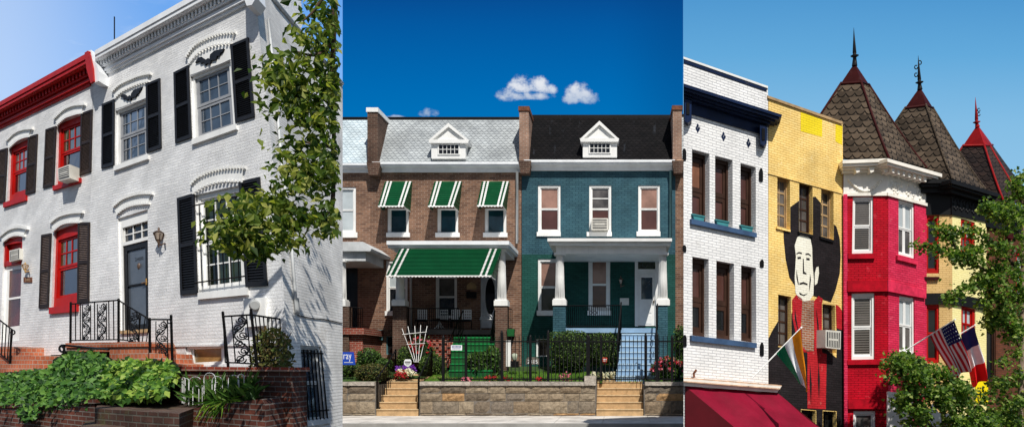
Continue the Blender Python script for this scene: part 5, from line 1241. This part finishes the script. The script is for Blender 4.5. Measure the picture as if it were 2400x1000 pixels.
for p in ([(1866,630),(1869,650),(1872,668),(1869,664),(1866,650)],[(1898,640),(1900,655),(1898,672),(1896,684),(1896,670),(1897,655)],[(1872,684),(1882,690),(1893,687),(1884,693),(1874,690)],[(1862,720),(1868,760),(1874,790),(1868,770),(1862,745)],[(1912,720),(1918,760),(1920,810),(1915,770)],[(1898,850),(1902,900),(1900,950),(1897,900)],[(1918,845),(1921,890),(1919,940),(1916,890)]):
    clipwall(p, [], -.014, M['mural_black'], 'mural_stroke')
clipwall([(1801,792),(1812,770),(1823.5,752),(1823.5,812),(1854.5,816),(1854.5,735),(1857,730),(1878,770),(1960.5,838),(1960.5,760),(1979,770),(1979,1119),(1961,1119),(1961,962),(1928,960),(1928,1119),(1913,1119),(1913,960),(1877,957),(1877,1119),(1801,1119)], [], -.006, M['mural_black'], 'mural_field')
clipwall([(1856,702),(1866,690),(1880,700),(1877,760),(1880,824),(1908,822),(1907,705),(1918,693),(1928,700),(1926,712),(1926,825),(1937,829),(1935,958),(1892,956),(1892,826),(1866,790),(1857,745)], [], -.010, M['mural_red'], 'mural_field')
clipwall([(1958.5,713),(1966,717),(1976,732),(1977,774),(1960,768)], [], -.010, M['mural_red'], 'mural_field')
clipwall([(1876.6,706),(1907,702),(1907,822),(1880,822)], [], -.008, M['bare_brick'], 'brick_patch')
for i,hh in enumerate(v[:5]):
    window(YEL, C, hh, .20, .06, .04, M['tanwood'] if i in (0,2) else M['brownframe'], M['glass_grey'], 2, 4, sf=.04, mt=.06, sashes=1, cw=.05)
for i,hh in enumerate(v[5:]): window(YEL, C, hh, .20, .08, .05, M['black'], M['glass_dark'], 2, 2, sf=.05, mt=.05, sashes=1)
for p,mt_ in (([(1821,530),(1853,538),(1853,543),(1821,535)],'yellow_brick'),([(1872,542),(1906,550),(1906,556),(1872,548)],'black'),([(1923,553),(1955,562),(1955,568),(1923,559)],'black')):
    mb = MB(); mb.ppoly(C, p, -.06, .2); mb.build('sill', M[mt_], YEL)
air_con('white air conditioner jutting from the lower yellow house window', C, [(1935,772),(1971,775),(1970,818),(1935,814)], -.40, .15, 'v')
# ------------------------------------------------------------------ flags
def flag(label, pole, hoist, fly, n, m, colour, names, Yd=0.0, group=None, stars=None):
    (bx,by,bY),(tx,ty,tY)=pole; T = thing('flag', label, 'flag', wr(bx,by,bY), 'flags on angled poles'); mb = MB()
    a=wr(bx,by,bY); b=wr(tx,ty,tY); mb.tube([a,b],[.022,.016],7); b2=b+(b-a).normalized()*.04*KR; mb.tube([b,b2],[.03,.012],6); mb.build('pole', WH, T)
    H0,H1=wr(*hoist[0]),wr(*hoist[1]); F0,F1=wr(*fly[0]),wr(*fly[1])
    def P(u,s):   # u along the fly, s along the hoist (0 = low end)
        p=H0.lerp(H1,s).lerp(F0.lerp(F1,s),u)
        return p+V3((.03*sin(s*7+u*3)*u, .10*sin(s*11+u*2.5)*(.25+u)*.8+.05*sin(u*6), -.04*sin(s*8+1)*u*u))*KR
    parts={}
    for i in range(n):
        for j in range(m):
            c=colour((i+.5)/n,(j+.5)/m); g=parts.setdefault(c,MB()); g.cs=True
            g.face([P(i/n,j/m),P((i+1)/n,j/m),P((i+1)/n,(j+1)/m),P(i/n,(j+1)/m)])
    for c,g in parts.items(): c=c.split(':')[0]; o=g.build(names[c], M[c], T)
    if stars:
        g = MB()
        for i in range(5):
            for j in range(6):
                u=.02+.36*(i+.5)/5; s=.47+.53*(j+.5+.25*(i%2))/6.3; p=P(u,s)+V3((-.004,-.016,0)); r=.018*KR
                g.face([p+V3((r*cos(k*pi/3),0,r*sin(k*pi/3))) for k in range(6)])
        g.build('stars', M['cloth_white'], T)
flag('orange white and green flag on a white pole over the burgundy awning', (1763,885,22.6),
 None or ((1820,826,21.9),(1876,770,21.3)), ((1872,893,21.8),(1892,917,21.3)), 16, 18, lambda u,s: 'cloth_green' if s<.36 else ('cloth_white' if s<.66 else 'orange'), dict(cloth_green='green_stripe',cloth_white='white_stripe',orange='orange_stripe')) if False else None
def flag2(label, base, tip, hoist, fly, **k): return flag(label, (base,tip), hoist, fly, **k)
flag2('orange white and green flag on a white pole over the burgundy awning', (1763,885,22.7), (1878,767,21.2), ((1820,827,21.85),(1876,770,21.2)), ((1872,893,21.7),(1892,917,21.1)), n=16, m=18,
  colour=lambda u,s: 'cloth_green' if s<.36 else ('cloth_white' if s<.68 else 'orange'), names=dict(cloth_green='green_stripe',cloth_white='white_stripe',orange='orange_stripe'))
def us(u,s):
    if u<.40 and s>.46: return 'cloth_blue'
    k=int(s*13); return ('cloth_stripe' if k%2==0 else 'cloth_white')+':'+str(k)
flag2('red and white striped flag with starred blue corner', (2110,828,26.2), (2238,748,24.2), ((2179,786,25.1),(2236,751,24.2)), ((2236,888,25.1),(2280,862,24.2)), n=20, m=39, colour=us, names=dict(cloth_blue='canton',cloth_stripe='red_stripe',cloth_white='white_stripe'), stars=True)
flag2('blue white and red tricolour flag right of the striped flag', (2165,832,27.3), (2285,761,25.4), ((2252,784,25.9),(2283,765,25.4)), ((2279,906,25.9),(2318,886,25.4)), n=18, m=12,
  colour=lambda u,s: 'cloth_blue' if u<.34 else ('cloth_white' if u<.67 else 'cloth_red'), names=dict(cloth_blue='blue_band',cloth_white='white_band',cloth_red='red_band'))

# ------------------------------------------------------------------ turret houses
M['spire_red']=paint('spire_red_metal',(.26,.007,.007),.55,.25,3,.1)
def turret_roof(par, eave, apex, mat, capm, ridge, tcap, tip, flare, group=None):
    ax=wr(*apex); E=[wr(*p) for p in eave]; mb = MB(); n=len(E); K=8
    def prof(p,t_):      # slightly bell-cast sides
        q=p.lerp(ax,t_); k=sin(pi*min(1,t_))*.05; return q.lerp(V3((ax.x,ax.y,q.z)), k)
    for i in range(n):
        a,b=E[i],E[(i+1)%n]; l=(b-a).length; h=((a+b)/2-ax).length
        for j in range(K):
            t0,t1=tcap*j/K,tcap*(j+1)/K
            mb.face([prof(a,t0),prof(b,t0),prof(b,t1),prof(a,t1)],[(l*.5*t0,h*t0),(l-l*.5*t0,h*t0),(l-l*.5*t1,h*t1),(l*.5*t1,h*t1)])
    o = mb.build('turret_roof', mat, par)
    g = MB()
    for i in range(n):
        a,b=E[i],E[(i+1)%n]
        for j in range(4):
            t0=tcap+(1-tcap)*j/4*.97; t1=tcap+(1-tcap)*(j+1)/4*.97; ex=lambda p,t_: prof(p,t_)+(p-ax).normalized()*.05*KR
            g.face([ex(a,t0),ex(b,t0),ex(b,t1),ex(a,t1)])
        g.tube([prof(a,tcap)+(a-ax).normalized()*.06*KR,prof(b,tcap)+(b-ax).normalized()*.06*KR],.05,5)
    g.build('metal_cap', capm, o)
    g = MB()
    for p in E[:3]: g.tube([prof(p,tcap*j/8) for j in range(9)],.045,5)
    g.build('hip_ridge', ridge, o)
    top=wr(*tip); fl=wr(*flare); d=top-fl; f=MB()
    s=d.length/KR
    f.tube([ax-V3((0,0,.10*s*KR)),fl-d*.06,fl,fl+d*.03,fl+d*.10,fl+d*.5,top],[.10*s**.5,.06,.15,.05,.07,.04,.004],8)
    f.build('finial', M['iron'] if capm is not M['spire_red'] else M['spire_red'], o)
    return o, top, fl
RED = thing('turret_house', 'crimson brick turret house with brown slate spire roof', 'house', wr(2080,1100,25.4))
L=T1L; Rr=T1R
l1=[(1999,461),(2047,460),(2047,593),(1997,594)]; l2=[(1996,687),(2050,686),(2050,841),(1996,842)]; l3=[(2000,962),(2052,962),(2052,1100),(2000,1100)]
q1=[(2106,465),(2143.5,475),(2144,606),(2106,596)]; q2=[(2107.5,692),(2143.5,698),(2144,833),(2107.5,827)]
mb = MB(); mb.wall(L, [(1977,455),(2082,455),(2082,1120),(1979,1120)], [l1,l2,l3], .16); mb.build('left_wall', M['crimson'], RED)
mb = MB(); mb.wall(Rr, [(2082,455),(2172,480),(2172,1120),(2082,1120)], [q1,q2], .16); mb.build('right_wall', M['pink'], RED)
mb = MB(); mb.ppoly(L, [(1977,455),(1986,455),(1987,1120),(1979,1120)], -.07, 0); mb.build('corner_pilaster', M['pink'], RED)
mb = MB(); mb.wall(L, [(1977,400),(2082,400),(2082,456),(1977,456)], [], 0); mb.wall(Rr, [(2082,400),(2172,428),(2172,480),(2082,456)], [], 0); mb.build('frieze', M['plaster'], RED)
mb = MB(); mb.ppoly(L, [(1976,452),(2084,451),(2084,458),(1976,459)], -.06, 0); mb.ppoly(Rr, [(2081,451),(2174,476),(2174,483),(2081,458)], -.06, 0); mb.build('frieze_moulding', M['cream'], RED)
mb = MB()
for k,(w,a,b) in enumerate(((-.50,371,379),(-.44,379,386),(-.30,386,393),(-.16,393,401))):
    mb.ppoly(L, [(1975,a+4),(2082,a),(2082,b),(1975,b+4)], w, .2); mb.ppoly(Rr, [(2082-2,a),(2172+36-k*9,a+36-k*2.5),(2172+36-k*9,b+36-k*2.5),(2082-2,b)], w, .2)
mb.build('cornice', M['cream'], RED)
for i in range(3): x=2003+i*33; mb = MB(); mb.ppoly(L, [(x,391),(x+14,391),(x+12,402),(x+5,405)], -.34, 0); mb.build('cornice_bracket', M['cream'], RED)
for i in range(8): x=2090+i*12.5; y=392+i*3.4; mb = MB(); mb.ppoly(Rr, [(x,y),(x+7,y+2),(x+6,y+14),(x+2,y+12)], -.34, 0); mb.build('cornice_bracket', M['cream'], RED)
# relief garlands
mb = MB()
mb.tube([L.pt(1990+76*t_,423+28*sin(pi*t_)*.9,-.02) for t_ in [i/14 for i in range(15)]],.035,5)
for k in range(16): x=1990+76*k/15; y=423+25*sin(pi*k/15); c=L.pt(x,y,-.03); mb.blob(c,(.05,.04,.05),.3,4,6,4)
for k in range(46):
    x=random.uniform(2088,2168); y=418+(x-2082)*.28+random.uniform(0,38); c=Rr.pt(x,y,-.01); mb.blob(c,(.06,.03,.045),.4,5,6,4)
mb.build('garland_relief', M['cream'], RED)
for hq,fr,pm in ((l1,L,M['blind']),(l2,L,M['blind']),(l3,L,M['glass_dark'])):
    o = window(RED, fr, hq, .10, .10, .05, WH, [M['glass_grey'],M['glass_grey']], 1, 1, sf=.06, gap=.52)
    if hq is not l3:
        mb = MB(); q = Quad(fr,*hq)
        for k in range(24):
            t0=.09+k*.037
            if not (.46<t0<.56): mb.qbox(q,.16,.84,t0,t0+.016,.118,.13)
        mb.build('blind', M['blind'], o)
for hq in (q1,q2):
    o = window(RED, Rr, hq, .10, .08, .05, WH, [M['glass_pale'],M['glass_grey']], 2, 1, sf=.05, mt=.16, gap=.5)
for fr,p,w in ((L,[(1988,594),(2052,594),(2052,605),(1988,606)],-.1),(L,[(1986,657),(2084,656),(2084,682),(1986,683)],-.1),(L,[(1986,843),(2084,843),(2084,853),(1986,854)],-.09),(L,[(1988,935),(2076,935),(2076,957),(1988,957)],-.1)):
    mb = MB(); mb.ppoly(fr, p, w, 0); mb.build('stone_band', paint('crimson_shade_tone_stone',(.42,.003,.014),.75,.3,5,.1,1.0), RED)  # band colour carries the shade of the left face
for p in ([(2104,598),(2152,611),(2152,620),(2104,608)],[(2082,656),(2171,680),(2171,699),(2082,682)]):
    mb = MB(); mb.ppoly(Rr, p, -.09, 0); mb.build('stone_band', paint('pink_sun_tone_stone',(.66,.03,.085),.75,.3,5,.1,1.0), RED)  # same stone, lightened in colour for the sunlit right face
mb = MB(); P0=L.P(*L.at(1979,1120),0); pts=[L.pt(1977,390,0),L.pt(2082,390,0),Rr.pt(2172,420,0)]; back=[p+V3((0,5,0)) for p in pts]
for a,b in ((0,1),(1,2)): mb.face([back[a],back[b],V3((back[b].x,back[b].y,0)),V3((back[a].x,back[a].y,0))])
for k in (0,2): mb.face([pts[k],back[k],V3((back[k].x,back[k].y,0)),V3((pts[k].x,pts[k].y,0))])
mb.build('house_body', M['crimson'], RED)
o,top,fl = turret_roof(RED, [(1846,374,26.9),(2084,371,24.95),(2172,393,26.5),(2158,386,29),(1950,372,30)], (2003,148,27.0), M['slate'], M['dark_red'], M['dark_red'], .80, (2001,65,27.0), (2003,131,27.0))
# yellow turret house
YT = thing('turret_house', 'yellow brick turret house with black cornice and second slate spire', 'house', wr(2230,1100,26.5)); L=T2L; Rr=T2R
a1=[(2171,505),(2201,504),(2201,640),(2171,640)]; a2=[(2171,714),(2201,713),(2201,850),(2171,850)]; b1=[(2252,512),(2285,521),(2285,600),(2252,594)]; b3=[(2253,716),(2286,724),(2286,800),(2253,795)]
mb = MB(); mb.wall(L, [(2165,500),(2232,500),(2232,1120),(2165,1120)], [a1,a2], .14); mb.build('left_wall', M['yellow_shade_tone'], YT)
mb = MB(); mb.wall(Rr, [(2232,500),(2312,515),(2312,1120),(2232,1120)], [b1,b3], .14); mb.build('right_wall', M['yellow_sun_tone'], YT)
for hq,fr in ((a1,L),(a2,L),(b1,Rr),(b3,Rr)): window(YT, fr, hq, .08, .16, .06, M['red'], [M['glass_dark'],M['glass_dark']] if fr is L else [M['glass_pale'],M['glass_grey']], 1 if fr is L else 2, 1, sf=.06, mt=.12)
mb = MB(); mb.ppoly(L, [(2160,648),(2202,648),(2202,655),(2160,655)], -.1, 0); mb.build('sill', M['dark_red'], YT)
mb = MB(); mb.ppoly(L, [(2165,687),(2233,686),(2233,712),(2165,713)], -.08, 0); mb.ppoly(Rr, [(2231,686),(2312,702),(2312,726),(2231,712)], -.08, 0); mb.build('stone_band', M['black'], YT)
mb = MB(); mb.ppoly(L, [(2165,450),(2232,450),(2232,503),(2165,503)], -.05, 0); mb.ppoly(Rr, [(2231,450),(2313,470),(2313,520),(2231,503)], -.05, 0); mb.build('frieze', M['black'], YT)
mb = MB()
for k,(w,a,b) in enumerate(((-.50,420,429),(-.42,429,437),(-.26,437,451))):
    mb.ppoly(L, [(2160,a),(2232,a),(2232,b),(2160,b)], w, .2); mb.ppoly(Rr, [(2230,a),(2312+32-k*9,a+34-k*3),(2312+32-k*9,b+34-k*3),(2230,b)], w, .2)
mb.build('cornice', M['black'], YT)
mb = MB()
for k in range(5): 
    for s in range(8): x=2240+k*14+5*cos(s*.8); y=478+k*3.2+12*sin(s*.8); mb.blob(Rr.pt(x,y,-.06),(.05,.03,.05),.3,4,6,4)
mb.build('garland_relief', M['shutter'], YT)
mb = MB(); pts=[L.pt(2165,430,0),L.pt(2232,430,0),Rr.pt(2312,450,0)]; back=[p+V3((0,5,0)) for p in pts]
for a,b in ((0,1),(1,2)): mb.face([back[a],back[b],V3((back[b].x,back[b].y,0)),V3((back[a].x,back[a].y,0))])
mb.face([pts[2],back[2],V3((back[2].x,back[2].y,0)),V3((pts[2].x,pts[2].y,0))]); mb.build('house_body', M['yellow_shade_tone'], YT)
o,top,fl = turret_roof(YT, [(1988,436,28.6),(2233,420,26.1),(2310,444,27.5),(2296,436,30),(2090,424,31.5)], (2156,204,28.4), M['slate'], M['dark_red'], M['slate'], .80, (2152,130,28.4), (2155,193,28.4))
g = MB()
for x,y,s in ((2147,158,1),(2147,176,1),(2156,147,-1)): g.tube([wr(x+3.5*cos(i*.6)*s,y+4.5*sin(i*.6),28.4) for i in range(10)],.02,5)
g.build('finial_scroll', M['iron'], o)
# brown brick house with red trimmed spire
BH = thing('turret_house', 'dark red brown brick house with red ridged spire behind the tree', 'house', wr(2360,1100,28)); fr=T3R
k1=[(2312,770),(2334,774),(2334,895),(2312,893)]; k2=[(2381,590),(2404,595),(2404,700),(2381,696)]
mb = MB(); mb.wall(fr, [(2311,470),(2460,510),(2460,1120),(2311,1120)], [k1,k2], .14); mb.build('front_wall', M['far_brick'], BH)
window(BH, fr, k1, .08, .12, .04, M['brownframe'], M['glass_dark'], 1, 1, sashes=1); window(BH, fr, k2, .08, .18, .05, M['red'], [M['glass_pale'],M['glass_pale']], 1, 1)
mb = MB(); mb.ppoly(fr, [(2311,470),(2460,508),(2460,522),(2311,484)], -.35, 0); mb.ppoly(fr, [(2311,484),(2460,522),(2460,570),(2311,530)], -.1, 0); mb.build('cornice', M['black'], BH)
mb = MB(); mb.ppoly(fr, [(2311,560),(2350,568),(2350,576),(2311,569)], -.1, 0); mb.ppoly(fr, [(2362,540),(2376,543),(2376,560),(2362,557)], -.12,0); mb.build('red_moulding', M['dark_red'], BH)
mb = MB(); a=fr.pt(2460,510,0); b=a+V3((-1,6,0)); c_=fr.pt(2311,470,0)+V3((-1,6,0)); mb.face([c_,b,V3((b.x,b.y,0)),V3((c_.x,c_.y,0))]); mb.build('house_body', M['far_brick'], BH)
o,top,fl = turret_roof(BH, [(2165,470,31),(2356,480,28.0),(2402,474,29.2),(2420,462,32),(2280,460,33.5)], (2291,292,30.5), M['slate_dark'], M['spire_red'], M['spire_red'], .74, (2286,228,30.5), (2289,286,30.5))
g = MB()
for y in (258,268): g.tube([wr(2294+3*cos(i*.6),y+4*sin(i*.6),30.5) for i in range(10)],.018,5)
g.build('finial_scroll', M['iron'], o)
# café canopy and yellow sign in front of the turrets
T = thing('cafe_canopy', 'white canvas cafe enclosure with dark red lettering behind the trees', 'canopy', wr(2150,1100,24.4)); fr=facing_r(24.4)
mb = MB(); mb.ppoly(fr, [(2080,917),(2086,916),(2086,1160),(2078,1160)], -.04, .04); mb.ppoly(fr, [(2086,917),(2140,922),(2140,1160),(2086,1160)], 0, .02); mb.build('side_panel', M['canvas'], T)
mb = MB(); f2=facing_r(23.6); mb.ppoly(f2, [(2172,980),(2186,944),(2200,965),(2330,980),(2330,1015),(2172,1015)], 0, .03); fp_=mb.build('front_panel', M['cloth_white'], T); text('LA FOR', rectq(f2,2177,989,2236,1010,0), -.01, M['red_ink'], 'lettering', fp_)
T = thing('hanging_sign', 'bright yellow vertical sign with black lettering below the tricolour', 'sign', wr(2303,950,26.6)); fr=facing_r(26.6)
mb = MB(); mb.ppoly(fr, [(2287,892),(2316,888),(2316,944),(2287,947)], -.04, .04); pn=mb.build('panel', M['sign_yellow'], T); g = MB(); rg=random.Random(4)
for r in range(3):
    for k in range(4): x=2290.5+r*5; y=907+k*7; g.ppoly(fr, [(x,y),(x+3.6,y-.4),(x+3.6,y+rg.uniform(2.5,4.5)),(x+1,y+rg.uniform(3,5))], -.045,-.04)
g.ppoly(fr, R4(2305,916,2307,936), -.045,-.04); g.build('lettering', M['ink'], pn)
mb = MB(); mb.tube([fr.pt(2292,888,0),fr.pt(2292,880,.4)],.02,5); mb.build('bracket', M['iron'], T)

# ------------------------------------------------------------------ trees on the right pavement
def ginkgo(label, base, trunk, brs, polys, seed, dens, L=.115, mat='bark_pale'):
    random.seed(seed); T = thing('ginkgo_tree', label, 'tree', wr(*base)); mb = MB(); P=smooth([tuple(wr(*p)) for p in trunk],4)
    mb.tube(P,[.10-.06*i/len(P) for i in range(len(P))],8); mb.build('trunk', M[mat], T)
    mb = MB()
    for pts in brs:
        Q_=smooth([tuple(wr(*p)) for p in pts],3); mb.tube(Q_,[.045-.036*i/len(Q_) for i in range(len(Q_))],5)
    mb.build('branches', M['bark'], T); mb = MB()
    for poly,nc,nl,Y in polys: leaf_cloud(mb, [wr(x,y,Y+random.uniform(-.6,.6)) for x,y in sample(poly,nc)], int(nl*dens), (.11*KR,.18*KR,.085*KR), L*KR, up=.5, droop=.1, wk=.9)
    # foliage hugging each limb
    for pts in brs:
        Q_=smooth([tuple(wr(*p)) for p in pts],5)
        leaf_cloud(mb, [V3(q_) for q_ in Q_[len(Q_)//5:]], len(Q_)*22, (.11*KR,.13*KR,.10*KR), L*KR, up=.5, droop=.0, wk=.9)
    mb.build('crown', M['lf_ginkgo'], T)
ginkgo('tall fan leaved tree with pale trunk at the right edge', (2392,1200,21.5), [(2392,1200,21.5),(2390,1000,21.5),(2394,860,21.5),(2396,700,21.6),(2400,520,21.7),(2402,440,21.8)],
 [[(2398,640,21.6),(2340,585,21.4),(2290,545,21.2),(2250,540,21.1),(2215,545,21.0)],[(2396,700,21.6),(2320,640,21.3),(2250,600,21),(2200,588,20.9),(2152,575,20.8)],[(2396,760,21.6),(2330,690,21.2),(2280,670,21),(2240,690,20.9),(2222,702,20.9)],[(2394,820,21.6),(2350,745,21.3),(2322,738,21.2),(2325,770,21.1)],[(2399,560,21.6),(2360,520,21.4),(2325,490,21.3),(2312,485,21.3)],[(2250,600,21),(2225,555,21),(2195,535,20.9)],[(2398,480,21.6),(2380,440,21.5),(2395,415,21.5)]],
 [([(2240,590),(2290,580),(2350,575),(2400,560),(2400,680),(2330,690),(2270,640),(2235,625)],30,1100,21.2),([(2310,480),(2350,490),(2400,440),(2400,560),(2350,560),(2320,520)],14,420,21.4),([(2300,690),(2400,680),(2400,860),(2380,800),(2345,790),(2322,770)],24,900,21.3),([(2340,820),(2400,830),(2400,1000),(2320,1000),(2325,930)],26,1000,21.3),([(2370,420),(2400,410),(2400,470),(2375,465)],6,160,21.5)], 31, 1.6)
ginkgo('lower bushy fan leaved tree before the crimson house and cafe', (2215,1200,21.0), [(2215,1200,21.0),(2214,1050,21),(2210,960,21),(2195,880,21)],
 [[(2214,1050,21),(2150,940,20.9),(2110,870,20.8),(2098,840,20.8)],[(2210,960,21),(2170,890,20.9),(2140,850,20.8),(2120,832,20.8)],[(2210,960,21),(2230,905,20.9),(2220,880,20.8)],[(2214,1020,21),(2280,960,21),(2320,920,21)],[(2150,940,20.9),(2118,930,20.8),(2112,950,20.8)]],
 [([(2085,850),(2110,830),(2165,838),(2205,856),(2215,888),(2170,890),(2120,895),(2085,890)],30,1200,20.9),([(2140,895),(2220,890),(2270,900),(2285,955),(2230,958),(2150,935)],30,1100,21),([(2132,940),(2165,948),(2168,1010),(2135,1010)],14,420,20.9),([(2225,965),(2330,965),(2340,1010),(2205,1010)],30,1100,21),([(2105,915),(2120,915),(2125,965),(2110,965)],6,140,20.8)], 33, 1.6)
